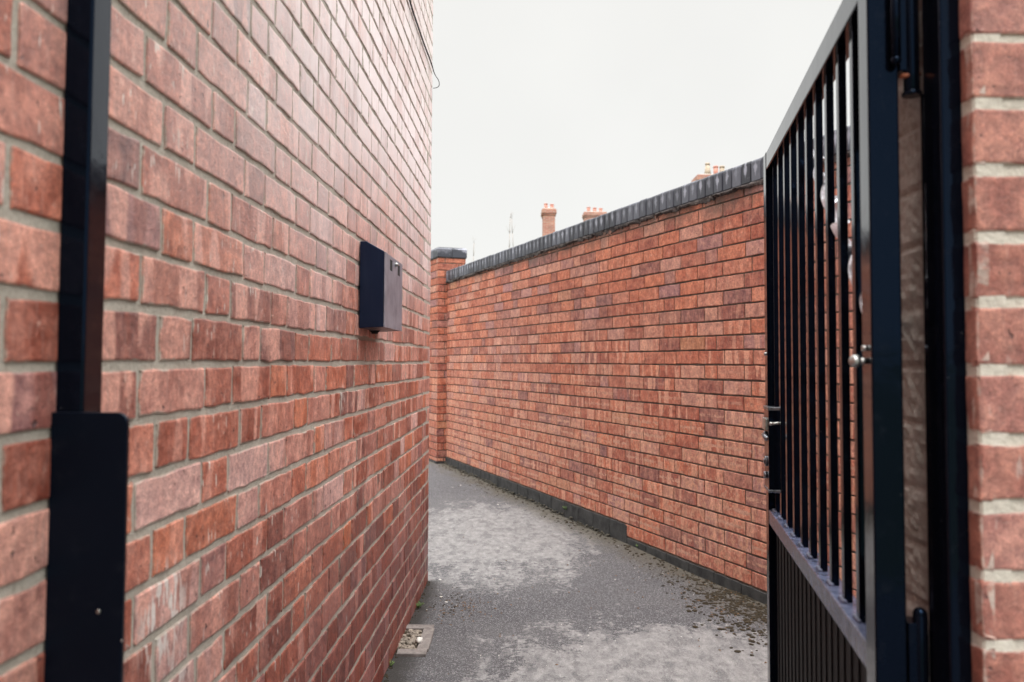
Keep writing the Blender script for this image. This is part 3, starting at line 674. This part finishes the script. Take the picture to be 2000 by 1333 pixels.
for k in range(10):
    x = (1.165 + 0.0925 * k - 1.02) * 1.0159
    gbox('bar', x - 0.010, x + 0.010, -GT / 2 - 0.006, -GT / 2 + 0.006, ZM1 - .002, ZT0 + .002, bev=0.0016)
gbox('lower_panel', 0.047, GW - 0.044, -GT / 2 - 0.002, -GT / 2 + 0.001, ZB0 + 0.03, ZM0 + 0.004, M_PANEL, bev=0)
for k in range(20):
    x = 0.048 + 0.0478 * (k + 0.5)
    gbox('panel_rib', x - 0.007, x + 0.007, -GT / 2 + 0.0015, -GT / 2 + 0.0032, ZB0 + 0.038, ZM0 + 0.002, M_PANEL, bev=0.0014)
# weld beads where bars meet the middle rail
for k in range(10):
    x = (1.165 + 0.0925 * k - 1.02) * 1.0159
    bm = bmesh.new()
    for q in range(5):
        ball(bm, (x - 0.012 + 0.006 * q, -GT / 2 + 0.007, ZM1 + 0.001), 0.0035 + rng.random() * .0015, 8, 6)
    link_bm('weld_bead', bm, M_DUSTY_SHEEN, gate)
# hinges
bm = bmesh.new()
hx, hy = 0.004, -GT - 0.016
cyl(bm, (hx, hy, EYE + 0.335), (hx, hy, EYE + 0.50), 0.0095)
cyl(bm, (hx, hy, EYE + 0.329), (hx, hy, EYE + 0.334), 0.012)
box(bm, -0.002, 0.03, -GT - 0.014, -GT - 0.001, EYE + 0.36, EYE + 0.49)
link_bm('hinge', bm, M_PAINT, gate, bevel=0.001)
bm = bmesh.new(); cyl(bm, (-0.012, -GT + 0.006, EYE + 0.37), (-0.012, -GT + 0.006, EYE + 0.50), 0.006)
ball(bm, (-0.012, -GT + 0.006, EYE + 0.37), 0.0065); link_bm('hinge_pin', bm, M_PAINT, gate)
bm = bmesh.new(); cyl(bm, (-0.004, -GT - 0.002, EYE + 0.352), (0.004, -GT - 0.026, EYE + 0.356), 0.003); link_bm('hinge_wire', bm, M_RUST, gate)
bm = bmesh.new()
cyl(bm, (hx, hy, EYE - 0.50), (hx, hy, EYE - 0.300), 0.0085); ball(bm, (hx, hy, EYE - 0.300), 0.0085)
box(bm, -0.002, 0.03, -GT - 0.014, -GT - 0.001, EYE - 0.45, EYE - 0.31)
link_bm('hinge', bm, M_PAINT, gate, bevel=0.001)
bm = bmesh.new(); cyl(bm, (-0.012, -GT + 0.004, EYE - 0.40), (0.0, -GT - 0.028, EYE - 0.415), 0.004); link_bm('hinge_wire', bm, M_RUST, gate)
# dome bolt near the hinge side, small bolt head
bm = bmesh.new(); cyl(bm, (0.022, 0.0, EYE + 0.003), (0.022, 0.010, EYE + 0.003), 0.004); ball(bm, (0.022, 0.014, EYE + 0.003), 0.0078, 18, 12)
link_bm('dome_bolt', bm, M_ZINC, gate)
bm = bmesh.new(); cyl(bm, (0.022, -0.001, EYE + 0.019), (0.022, 0.006, EYE + 0.019), 0.0035, 6); link_bm('bolt_head', bm, M_ZINC, gate)
bm = bmesh.new(); ball(bm, (GW - 0.022, 0.001, EYE + 0.022), 0.0045); link_bm('bolt_head', bm, M_ZINC, gate)
bm = bmesh.new(); A = Vector((0.035, -GT / 2 - 0.013, EYE + 0.010)); Bv = Vector((0.56, -GT / 2 - 0.013, EYE + 0.400)); ax = (Bv - A).normalized(); n1 = ax.cross(Vector((0, 1, 0))).normalized(); n2 = ax.cross(n1)
NS = 150; rows_ = []
for i in range(NS + 1):
    t = i / NS; th = t * (Bv - A).length / 0.085 * math.pi + 0.5; w_ = 0.0150; e1 = n1 * math.cos(th) + n2 * math.sin(th); e2 = ax.cross(e1) * 0.0024; p = A.lerp(Bv, t)
    rows_.append([bm.verts.new(p + e1 * a + e2 * b_) for a, b_ in ((w_, 1), (w_, -1), (-w_, -1), (-w_, 1))])
for i in range(NS):
    for q in range(4): bm.faces.new((rows_[i][q], rows_[i][(q + 1) % 4], rows_[i + 1][(q + 1) % 4], rows_[i + 1][q]))
bm.faces.new(rows_[0]); bm.faces.new(rows_[-1][::-1]); bmesh.ops.recalc_face_normals(bm, faces=bm.faces)
link_bm('twisted_brace', bm, M_TWIST, gate)
# lock on the far stile
L0 = GW - 0.045
lk = gbox('lock_case', L0 - 0.055, L0 + 0.030, -GT - 0.004, 0.005, EYE - 0.300, EYE - 0.110, M_PAINT, 0.003)
bm = bmesh.new(); box(bm, L0 - 0.058, L0 + 0.032, -GT - 0.006, 0.0065, EYE - 0.112, EYE - 0.104); link_bm('lock_flange', bm, M_STEEL, lk, bevel=0.0015)
bm = bmesh.new(); box(bm, L0 - 0.058, L0 + 0.032, -GT - 0.006, 0.0065, EYE - 0.304, EYE - 0.297); link_bm('lock_flange', bm, M_STEEL, lk, bevel=0.0015)
bm = bmesh.new(); box(bm, L0 - 0.04, L0 + 0.012, 0.004, 0.011, EYE - 0.16, EYE - 0.132); link_bm('lock_plate', bm, M_ZINC, lk, bevel=0.0015)
bm = bmesh.new(); cyl(bm, (L0 - 0.012, 0.004, EYE - 0.172), (L0 - 0.012, 0.011, EYE - 0.172), 0.0085); cyl(bm, (L0 - 0.016, 0.0115, EYE - 0.172), (L0 - 0.070, 0.012, EYE - 0.176), 0.0055)
ball(bm, (L0 - 0.070, 0.012, EYE - 0.176), 0.006); link_bm('lever', bm, M_STEEL, lk)
bm = bmesh.new(); cyl(bm, (L0 - 0.012, 0.004, EYE - 0.235), (L0 - 0.012, 0.009, EYE - 0.235), 0.012); cyl(bm, (L0 - 0.012, 0.009, EYE - 0.235), (L0 - 0.012, 0.012, EYE - 0.235), 0.006)
cyl(bm, (L0 - 0.012, 0.004, EYE - 0.268), (L0 - 0.012, 0.012, EYE - 0.268), 0.008)
link_bm('key_cylinder', bm, M_STEEL, lk)
bm = bmesh.new(); cyl(bm, (L0 - 0.10, -GT / 2 + 0.006, EYE - 0.138), (L0 - 0.10, 0.004, EYE - 0.140), 0.003); ball(bm, (L0 - 0.10, 0.005, EYE - 0.140), 0.0045); link_bm('bolt_head', bm, M_ZINC, gate)

# ------------------------------------------------------------------ letter box on the left wall
yb0 = 2.50; bwid, bdep = 0.335, 0.079
zb0, zb1 = EYE + (707 - 643) / F * yb0, EYE + (707 - 472) / F * yb0
lbx = empty('letter_box', LP(yb0 + bwid / 2, 0.0, zb0), 'navy black metal box with two slots and a lock, fixed on the left brick wall', 'letter box', rz=-math.atan(0.0227))
# local: x out of the wall, y along it, z up
bm = bmesh.new(); h2 = zb1 - zb0; y0, y1 = -bwid / 2, bwid / 2
prof = [(0.003, 0.0), (bdep - 0.003, 0.004), (bdep - 0.003, h2 - 0.030), (0.022, h2), (0.003, h2)]
a_ = [bm.verts.new((x, y0, z_)) for x, z_ in prof]; b_ = [bm.verts.new((x, y1, z_)) for x, z_ in prof]
bm.faces.new(a_); bm.faces.new(b_[::-1])
for i in range(5): bm.faces.new((a_[i], b_[i], b_[(i + 1) % 5], a_[(i + 1) % 5]))
bmesh.ops.recalc_face_normals(bm, faces=bm.faces); link_bm('case', bm, M_BOX, lbx, bevel=0.002)
def door_mesh():   # front door with two real openings
    bm = bmesh.new(); z0, z1 = 0.003, h2 - 0.032; yy0, yy1 = y0 + 0.001, y1 - 0.001
    ycut = [yy0, y0 + 0.085, y0 + 0.130, y0 + 0.235, y0 + 0.280, yy1]; zc = [z0, h2 - 0.078, h2 - 0.044, z1]
    for i in range(5):
        for j in range(3):
            if j == 1 and i in (1, 3): continue
            bm.faces.new([bm.verts.new((bdep + 0.001, a, c)) for a, c in ((ycut[i], zc[j]), (ycut[i + 1], zc[j]), (ycut[i + 1], zc[j + 1]), (ycut[i], zc[j + 1]))])
    bmesh.ops.remove_doubles(bm, verts=bm.verts, dist=1e-5)
    ex = bmesh.ops.extrude_face_region(bm, geom=list(bm.faces)); bmesh.ops.translate(bm, vec=(-0.0035, 0, 0), verts=[v for v in ex['geom'] if isinstance(v, bmesh.types.BMVert)])
    bmesh.ops.recalc_face_normals(bm, faces=bm.faces); return bm
dr = link_bm('door', door_mesh(), M_DOOR, lbx, bevel=0.0008)
for yy in (0.1075, 0.2575):
    bm = bmesh.new(); box(bm, bdep - 0.0010, bdep + 0.0004, y0 + yy - 0.0235, y0 + yy + 0.0235, h2 - 0.0785, h2 - 0.0435); link_bm('slot', bm, M_BLACK, dr)
bm = bmesh.new(); cyl(bm, (bdep, y0 + 0.182, h2 - 0.050), (bdep + 0.007, y0 + 0.182, h2 - 0.050), 0.007); cyl(bm, (bdep + 0.007, y0 + 0.182, h2 - 0.050), (bdep + 0.011, y0 + 0.182, h2 - 0.050), 0.007, r2=0.004)
link_bm('lock', bm, M_ZINC, dr)
bm = bmesh.new()     # small bracket beneath the case
cyl(bm, (0.030, -0.06, -0.003), (0.030, -0.06, -0.009), 0.017, r2=0.012); cyl(bm, (0.030, -0.06, -0.009), (0.030, -0.06, -0.013), 0.010)
link_bm('drain_boss', bm, M_BLACK, lbx)

# ------------------------------------------------------------------ cable at the top of the building corner
def on_left(ix, iy, out):
    # pixel of the photograph -> point on the left wall
    rx = ix - 1000 + 6.6 * (iy - 667) / 1333 - 0.0356 * (ix - 1000) * (iy - 707) / 1333
    y = 0.5184 / (0.0227 - rx / F); return LP(y, out, EYE + (707 - iy) / F * y)
pts = [on_left(793, -30, .008), on_left(799, 0, .008), on_left(812, 40, .009), on_left(826, 82, .009), on_left(838, 113, .010)]
cu = bpy.data.curves.new('cable', 'CURVE'); cu.dimensions = '3D'; cu.bevel_depth = 0.0042; cu.bevel_resolution = 3; cu.resolution_u = 8
p_end = LP(4.29, 0.012, pts[-1].z)
extra = [pts[-1] + Vector((0.010, 0.10, -0.035)), Vector((LP(4.29).x + 0.036, 4.29, pts[-1].z - 0.045)), Vector((LP(4.29).x + 0.034, 4.31, pts[-1].z - 0.078)), Vector((LP(4.29).x + 0.004, 4.30, pts[-1].z - 0.082))]
allp = [pts[0] + (pts[0] - pts[1]) * 3] + pts + extra
sp = cu.splines.new('NURBS'); sp.points.add(len(allp) - 1); sp.order_u = 3; sp.use_endpoint_u = True
for i, p in enumerate(allp): sp.points[i].co = (*p, 1); sp.points[i].radius = 1.0 if i < 6 else 0.45
cb = bpy.data.objects.new('cable', cu); COL.objects.link(cb); cu.materials.append(M_CABLE)
dg = bpy.context.evaluated_depsgraph_get(); me = bpy.data.meshes.new_from_object(cb.evaluated_get(dg)); bpy.data.objects.remove(cb)
cb = bpy.data.objects.new('cable', me); COL.objects.link(cb); tag(cb, 'thin black cable running up the left wall and looping round its far corner', 'cable')

# ------------------------------------------------------------------ gully frame in the path
gy = 3.40; gc = LP(gy, 0.0, zt(-0.4, gy)); 
gul = empty('drain_gully', (-0.375, gy, gc.z), 'small three sided drain gully full of debris at the foot of the left wall', 'drain')
def kerb(x0, x1, y0, y1, z1=0.012):
    bm = bmesh.new(); box(bm, x0, x1, y0, y1, -0.03, z1)
    bmesh.ops.subdivide_edges(bm, edges=bm.edges, cuts=2, use_grid_fill=True)
    for v in bm.verts: v.co += Vector(rng.normal(0, 0.0009, 3))
    return link_bm('edging', bm, M_STONE, gul, bevel=0.002)
kerb(-0.062, 0.052, 0.135, 0.185); kerb(0.012, 0.058, -0.115, 0.1345); kerb(-0.060, 0.052, -0.170, -0.1155)
bm = bmesh.new(); box(bm, -0.075, 0.0115, -0.115, 0.1345, -0.02, 0.0018); link_bm('bed', bm, M_MOSS, gul)

def lump(bm, c, r, flat=0.6, sub=1):
    rr = bmesh.ops.create_icosphere(bm, subdivisions=sub, radius=1.0)
    sx, sy, sz = r * random.uniform(.6, 1.3), r * random.uniform(.6, 1.3), r * flat * random.uniform(.6, 1.2); a = random.uniform(0, 6.3)
    for v in rr['verts']:
        k = random.uniform(0.78, 1.2); x, y, z_ = v.co.x * sx * k, v.co.y * sy * k, v.co.z * sz * k
        v.co = Vector((c[0] + x * math.cos(a) - y * math.sin(a), c[1] + x * math.sin(a) + y * math.cos(a), c[2] + z_))
def stuff(name, bm, mat, label, cat, smooth=False):
    o = link_bm(name, bm, mat, smooth=smooth); tag(o, label, cat, kind='stuff'); return o
bm = bmesh.new()
for i in range(110):
    x, y = random.uniform(-0.068, 0.008), random.uniform(-0.11, 0.13); lump(bm, (-0.375 + x, gy + y, gul.location.z + 0.004), random.uniform(0.004, 0.013), 0.7)
stuff('gully_pebbles', bm, M_PEB, 'brown pebbles and grit lying inside the small drain gully', 'pebbles')
bm = bmesh.new(); lump(bm, (-0.362, gy - 0.035, gul.location.z + 0.018), 0.016, 0.7, 2)
o = link_bm('pebble', bm, M_CHIP, smooth=True); tag(o, 'largest pale pebble lying in the drain gully', 'pebble')

# ------------------------------------------------------------------ moss, litter and chips on the path
def wall_foot(y, dist):      # a point `dist` out from the foot of the boundary wall
    p = P0 + RWU * uat(y) + RWN * dist; return p[0], p[1]
bm = bmesh.new()
for i in range(900):
    t = random.random(); y = 2.6 + 6.0 * t ** 1.3
    cl = 0.5 + 0.5 * math.sin(y * 3.1 + 0.6) * math.sin(y * 1.3 + 2)
    if random.random() > 0.25 + 0.9 * cl: continue
    dist = abs(random.gauss(0.012, 0.05 + 0.05 * cl)); x, yy = wall_foot(y, dist + 0.004)
    lump(bm, (x, yy, zt(x, yy) + 0.001), random.uniform(0.003, 0.010) * (1.15 if dist < 0.08 else 0.8), 0.55)
for i in range(2400):      # the heavy clump near the gate
    y = random.gauss(3.82, 0.28); dist = abs(random.gauss(0.13, 0.11)) * (1.0 + 0.4 * (3.9 - y)); x, yy = wall_foot(y, dist)
    if math.sin(x * 37) * math.sin(yy * 29 + 1) < -0.25 and random.random() < 0.8: continue
    lump(bm, (x, yy, zt(x, yy) + 0.001), random.choice((random.uniform(0.002, 0.006), random.uniform(0.002, 0.006), random.uniform(0.006, 0.014))), 0.42)
for i in range(70):
    x, y = random.gauss(-0.27, 0.05), random.gauss(3.93, 0.10); lump(bm, (x, y, zt(x, y)), random.uniform(0.002, 0.006), 0.6)
for i in range(120):
    y = random.uniform(2.6, 4.28); x = LP(y).x + abs(random.gauss(0, 0.012)); lump(bm, (x, y, zt(x, y)), random.uniform(0.003, 0.007), 0.7)
stuff('moss', bm, M_MOSS, 'dark brown green moss clumps spread on the path along the foot of the walls', 'moss')
bm = bmesh.new()
def leaf_quad(bm, c, L, w, a, lift=0.006):
    dx, dy = math.cos(a), math.sin(a); nx, ny = -dy, dx; c = Vector(c)
    v = [bm.verts.new(c + Vector((dx * L * t + nx * w * s, dy * L * t + ny * w * s, lift * l))) for t, s, l in ((-1, 0, .2), (-.3, -1, 1), (.5, -.8, .6), (1, 0, .3), (.5, .8, .9), (-.3, 1, .5))]
    bm.faces.new(v)
for i in range(240):
    if random.random() < 0.5: y = random.gauss(3.9, 0.5); x, yy = wall_foot(y, abs(random.gauss(0.2, 0.15)) + 0.01)
    elif random.random() < .6: x, yy = random.gauss(-0.22, 0.09), random.gauss(3.85, 0.10)
    else: x, yy = random.uniform(-0.4, 1.2), random.uniform(2.6, 6)
    leaf_quad(bm, (x, yy, zt(x, yy) + 0.001), random.uniform(.003, .010), random.uniform(.001, .004), random.uniform(0, 6.3))
stuff('leaf_litter', bm, M_LITTER, 'small brown bits of dead leaf scattered over the asphalt', 'leaf litter')
bm = bmesh.new()
for i in range(170):
    x, y = random.uniform(-0.42, 1.3), 2.5 + 5.5 * random.random() ** 1.4
    if x > 2.66 - 0.389 * y: continue
    lump(bm, (x, y, zt(x, y)), random.uniform(0.0012, 0.0042), 0.5)
for (x, y) in ((-0.33, 4.02), (-0.36, 4.3), (-0.30, 3.94), (-0.5, 7.2), (-0.44, 7.3), (-0.1, 6.4)):
    lump(bm, (x, y, zt(x, y)), 0.009, 0.4)
stuff('pale_grit', bm, M_CHIP, 'tiny pale chips and grit scattered on the path', 'grit')
# cement fillet along the wall foot
bm = bmesh.new()
for i in range(260):
    y = random.uniform(5.3, 8.7); x, yy = wall_foot(y, random.uniform(-0.002, 0.03)); lump(bm, (x, yy, zt(x, yy) + random.uniform(0.0, 0.02)), random.uniform(0.005, 0.013), 0.8)
stuff('dried_weeds', bm, M_LITTER if False else simple_mat('grey_dry_growth', (0.025, 0.024, 0.018), (0.11, 0.10, 0.08), 70, 0.95, 0.004), 'grey dry growth and silt heaped against the far foot of the boundary wall', 'dry growth')

# ------------------------------------------------------------------ weeds
def weed(loc, h, n, label, mat=M_LEAF, lean=(0.3, 0)):
    root = empty('weed', loc, label, 'weed', 'small weeds at the wall feet')
    bm = bmesh.new(); bs = bmesh.new()
    for i in range(n):
        a = random.uniform(0, 6.3); L = h * random.uniform(.5, 1.1); d_ = Vector((math.cos(a) * .5 + lean[0], math.sin(a) * .6 + lean[1], random.uniform(.5, 1.3))).normalized()
        tip = d_ * L; cyl(bs, (0, 0, -0.002), tip, 0.0009, 5)
        for q in range(4):
            c = tip * (0.35 + .22 * q); a2 = random.uniform(0, 6.3); s = h * random.uniform(.16, .3); e = Vector((math.cos(a2), math.sin(a2), random.uniform(-.1, .7))).normalized(); nn = e.cross(Vector((0, 0, 1))).normalized() * s * .38
            v = [bm.verts.new(p) for p in (c, c + e * s * .45 + nn, c + e * s, c + e * s * .45 - nn)]; bm.faces.new(v)
    link_bm('leaves', bm, mat, root); link_bm('stems', bs, mat, root)
weed((LP(3.85).x + 0.008, 3.85, zt(-.4, 3.85)), 0.035, 12, 'small green weed at the foot of the left wall, just beyond the drain gully')
weed((LP(3.13).x + 0.006, 3.13, zt(-.4, 3.13)), 0.022, 9, 'tiny bright green weed at the foot of the left wall, nearer than the drain gully')
x, y = wall_foot(5.93, 0.006); weed((x, y, zt(x, y) + 0.055), 0.035, 8, 'small yellow green weed growing on the dark plinth of the boundary wall', lean=(-.4, -.2))
x, y = wall_foot(5.0, 0.006); weed((x, y, zt(x, y) + 0.01), 0.02, 6, 'tiny weed sprouting in the step of the boundary wall plinth', lean=(-.4, -.2))

# ------------------------------------------------------------------ houses beyond the wall, seen by their chimneys
def ray(ix, y):          # world x of picture column ix at depth y
    return (ix - 1000) / F * y
def zed(iy, y): return EYE + (707 - iy) / F * y
def house(name_label, y, x_g, length, ridge, eave, chim, depth=7.5):
    root = empty('terraced_house', (x_g + length / 2, y, 0), name_label, 'house', 'brick houses beyond the boundary wall')
    bm = bmesh.new(); x0, x1 = -length / 2, length / 2; d2 = depth / 2
    P = [bm.verts.new(p) for p in ((x0, -d2, -0.08), (x1, -d2, -0.08), (x1, d2, -0.08), (x0, d2, -0.08), (x0, -d2, eave), (x1, -d2, eave), (x1, d2, eave), (x0, d2, eave), (x0, 0, ridge), (x1, 0, ridge))]
    for f in ((0, 1, 5, 4), (2, 3, 7, 6), (3, 0, 4, 8, 7), (1, 2, 6, 9, 5), (0, 3, 2, 1)): bm.faces.new([P[i] for i in f])
    bmesh.ops.recalc_face_normals(bm, faces=bm.faces); link_bm('wall', bm, M_FAR, root)
    bm = bmesh.new(); t = 0.10; ov = 0.05; ey = 0.35; sl = (ridge - eave) / d2
    for s_ in (-1, 1):
        q = [(x0 - ov, s_ * (d2 + ey), eave - sl * ey + 0.012), (x1 + ov, s_ * (d2 + ey), eave - sl * ey + 0.012), (x1 + ov, 0, ridge + 0.012), (x0 - ov, 0, ridge + 0.012)]
        lo_ = [bm.verts.new(p) for p in q]; up = [bm.verts.new((p[0], p[1], p[2] + t)) for p in q]
        bm.faces.new(lo_); bm.faces.new(up)
        for i in range(4): bm.faces.new((lo_[i], lo_[(i + 1) % 4], up[(i + 1) % 4], up[i]))
    bmesh.ops.recalc_face_normals(bm, faces=bm.faces); rf = link_bm('roof', bm, M_SLATE, root)
    for (wx, wz) in ((-0.25, 1.0), (0.22, 1.0), (-0.25, eave - 1.75), (0.22, eave - 1.75)):
        bm = bmesh.new(); box(bm, wx * length - .5, wx * length + .5, -d2 - 0.03, -d2 + .02, wz, wz + 1.3)
        wn = link_bm('window', bm, M_WHITE, root)
        bm = bmesh.new()
        for (a, b2) in ((-.44, -.03), (.03, .44)): box(bm, wx * length + a, wx * length + b2, -d2 - 0.036, -d2 - 0.031, wz + .06, wz + 1.24)
        link_bm('pane', bm, M_GLASS, wn)
        bm = bmesh.new(); box(bm, wx * length - .58, wx * length + .58, -d2 - 0.09, -d2 + .01, wz - .09, wz - .003); link_bm('sill', bm, M_CEM, wn)
    # chimney: dict(x, w, d, top, pots)
    cx = chim['x'] - (x_g + length / 2); w = chim['w']; dd_ = chim['d']; top = chim['top']
    bm = bmesh.new(); box(bm, cx - w / 2, cx + w / 2, -dd_ / 2, dd_ / 2, ridge - 1.0, top - 0.30)
    for i, e in enumerate((0.03, 0.06, 0.06)): box(bm, cx - w / 2 - e, cx + w / 2 + e, -dd_ / 2 - e, dd_ / 2 + e, top - 0.30 + 0.075 * i + 0.001, top - 0.225 + 0.075 * i)
    box(bm, cx - w / 2 - 0.02, cx + w / 2 + 0.02, -dd_ / 2 - .02, dd_ / 2 + .02, top - 0.074, top - 0.03)
    ch = link_bm('chimney', bm, M_FAR, rf)
    bm = bmesh.new(); vs_ = box(bm, cx - w / 2, cx + w / 2, -dd_ / 2, dd_ / 2, top - 0.029, top + 0.03)
    for v in vs_[4:]: v.co.x = cx + (v.co.x - cx) * .75; v.co.y *= .6
    link_bm('flaunching', bm, M_CEM, rf)
    for (px, ph, r0, r1, buff) in chim['pots']:
        bm = bmesh.new(); X = px - (x_g + length / 2)
        cyl(bm, (X, 0, top - 0.01), (X, 0, top + ph * .86), r0, 20, r1); cyl(bm, (X, 0, top + ph * .86 - 0.002), (X, 0, top + ph), r1 * 1.18, 20, r1 * 1.12)
        cyl(bm, (X, 0, top + ph * .5), (X, 0, top + ph + 0.004), r1 * .8, 16, r1 * .8, mi=1)
        link_bm('chimney_pot', bm, [M_POTB if buff else M_POT, M_BLACK], rf)
ya, yb, yc = 35.0, 45.0, 30.0
house('brick house farthest to the left beyond the wall, tall square chimney with two red pots', ya, ray(1056, ya), 9.0, zed(470, ya), zed(470, ya) - 2.2,
      dict(x=ray(1071, ya), w=ray(1083, ya) - ray(1059.5, ya), d=0.9, top=zed(408, ya), pots=[(ray(1065.5, ya), 0.26, .075, .07, 0), (ray(1077.5, ya), 0.23, .08, .075, 0)]))
house('brick house whose wide chimney carries a row of three red pots just above the coping', yb, ray(1139, yb), 10.0, zed(440, yb), zed(440, yb) - 2.6,
      dict(x=ray(1161, yb), w=ray(1181, yb) - ray(1140, yb), d=0.9, top=zed(413.5, yb), pots=[(ray(1149.5, yb), 0.30, .10, .09, 0), (ray(1161.5, yb), 0.27, .10, .09, 0), (ray(1173.5, yb), 0.24, .10, .09, 0)]))
house('brick house with a tall tapered pale pot beside two short pots, nearest the gate', yc, ray(1358, yc), 9.0, zed(366, yc), zed(366, yc) - 2.2,
      dict(x=ray(1390, yc), w=ray(1420, yc) - ray(1361, yc), d=0.8, top=zed(340, yc), pots=[(ray(1384, yc), 0.48, .13, .075, 1), (ray(1400, yc), 0.37, .085, .08, 0), (ray(1412.5, yc), 0.37, .09, .085, 1)]))

# ------------------------------------------------------------------ bare saplings beyond the wall
def sapling(x, y, h, label, seed):
    random.seed(seed); root = empty('bare_sapling', (x, y, -0.07), label, 'sapling', 'bare saplings beyond the wall')
    bm = bmesh.new(); p = Vector((0, 0, 0)); seg = 14; tr = [p.copy()]
    for i in range(seg): p = p + Vector((random.gauss(0, .012), random.gauss(0, .012), h / seg)); tr.append(p.copy())
    for i in range(seg): cyl(bm, tr[i], tr[i + 1], 0.007 * (1 - .6 * i / seg) + .001, 6, 0.007 * (1 - .6 * (i + 1) / seg) + .001)
    link_bm('trunk', bm, M_TWIG, root)
    bm = bmesh.new()
    for i in range(20):
        k = random.randint(3, seg); a = random.uniform(0, 6.3); L = random.uniform(.06, .26) * (1.2 - .5 * k / seg); q = tr[k]; e = q + Vector((math.cos(a) * L * .45, math.sin(a) * L * .45, L)); cyl(bm, q, e, 0.0022, 4, 0.001)
    tw = link_bm('twigs', bm, M_TWIG, root); tw['kind'] = 'stuff'
sapling(ray(992.5, 15), 15, zed(418, 15), 'tallest thin bare sapling rising between the far pillar and the square chimney', 1)
sapling(ray(1002, 15.2), 15.2, zed(420, 15.2), 'slim bare sapling close to the right of the tallest sapling', 2)
sapling(ray(925, 15), 15, zed(468, 15), 'short faint bare sapling just right of the far brick pillar', 3)
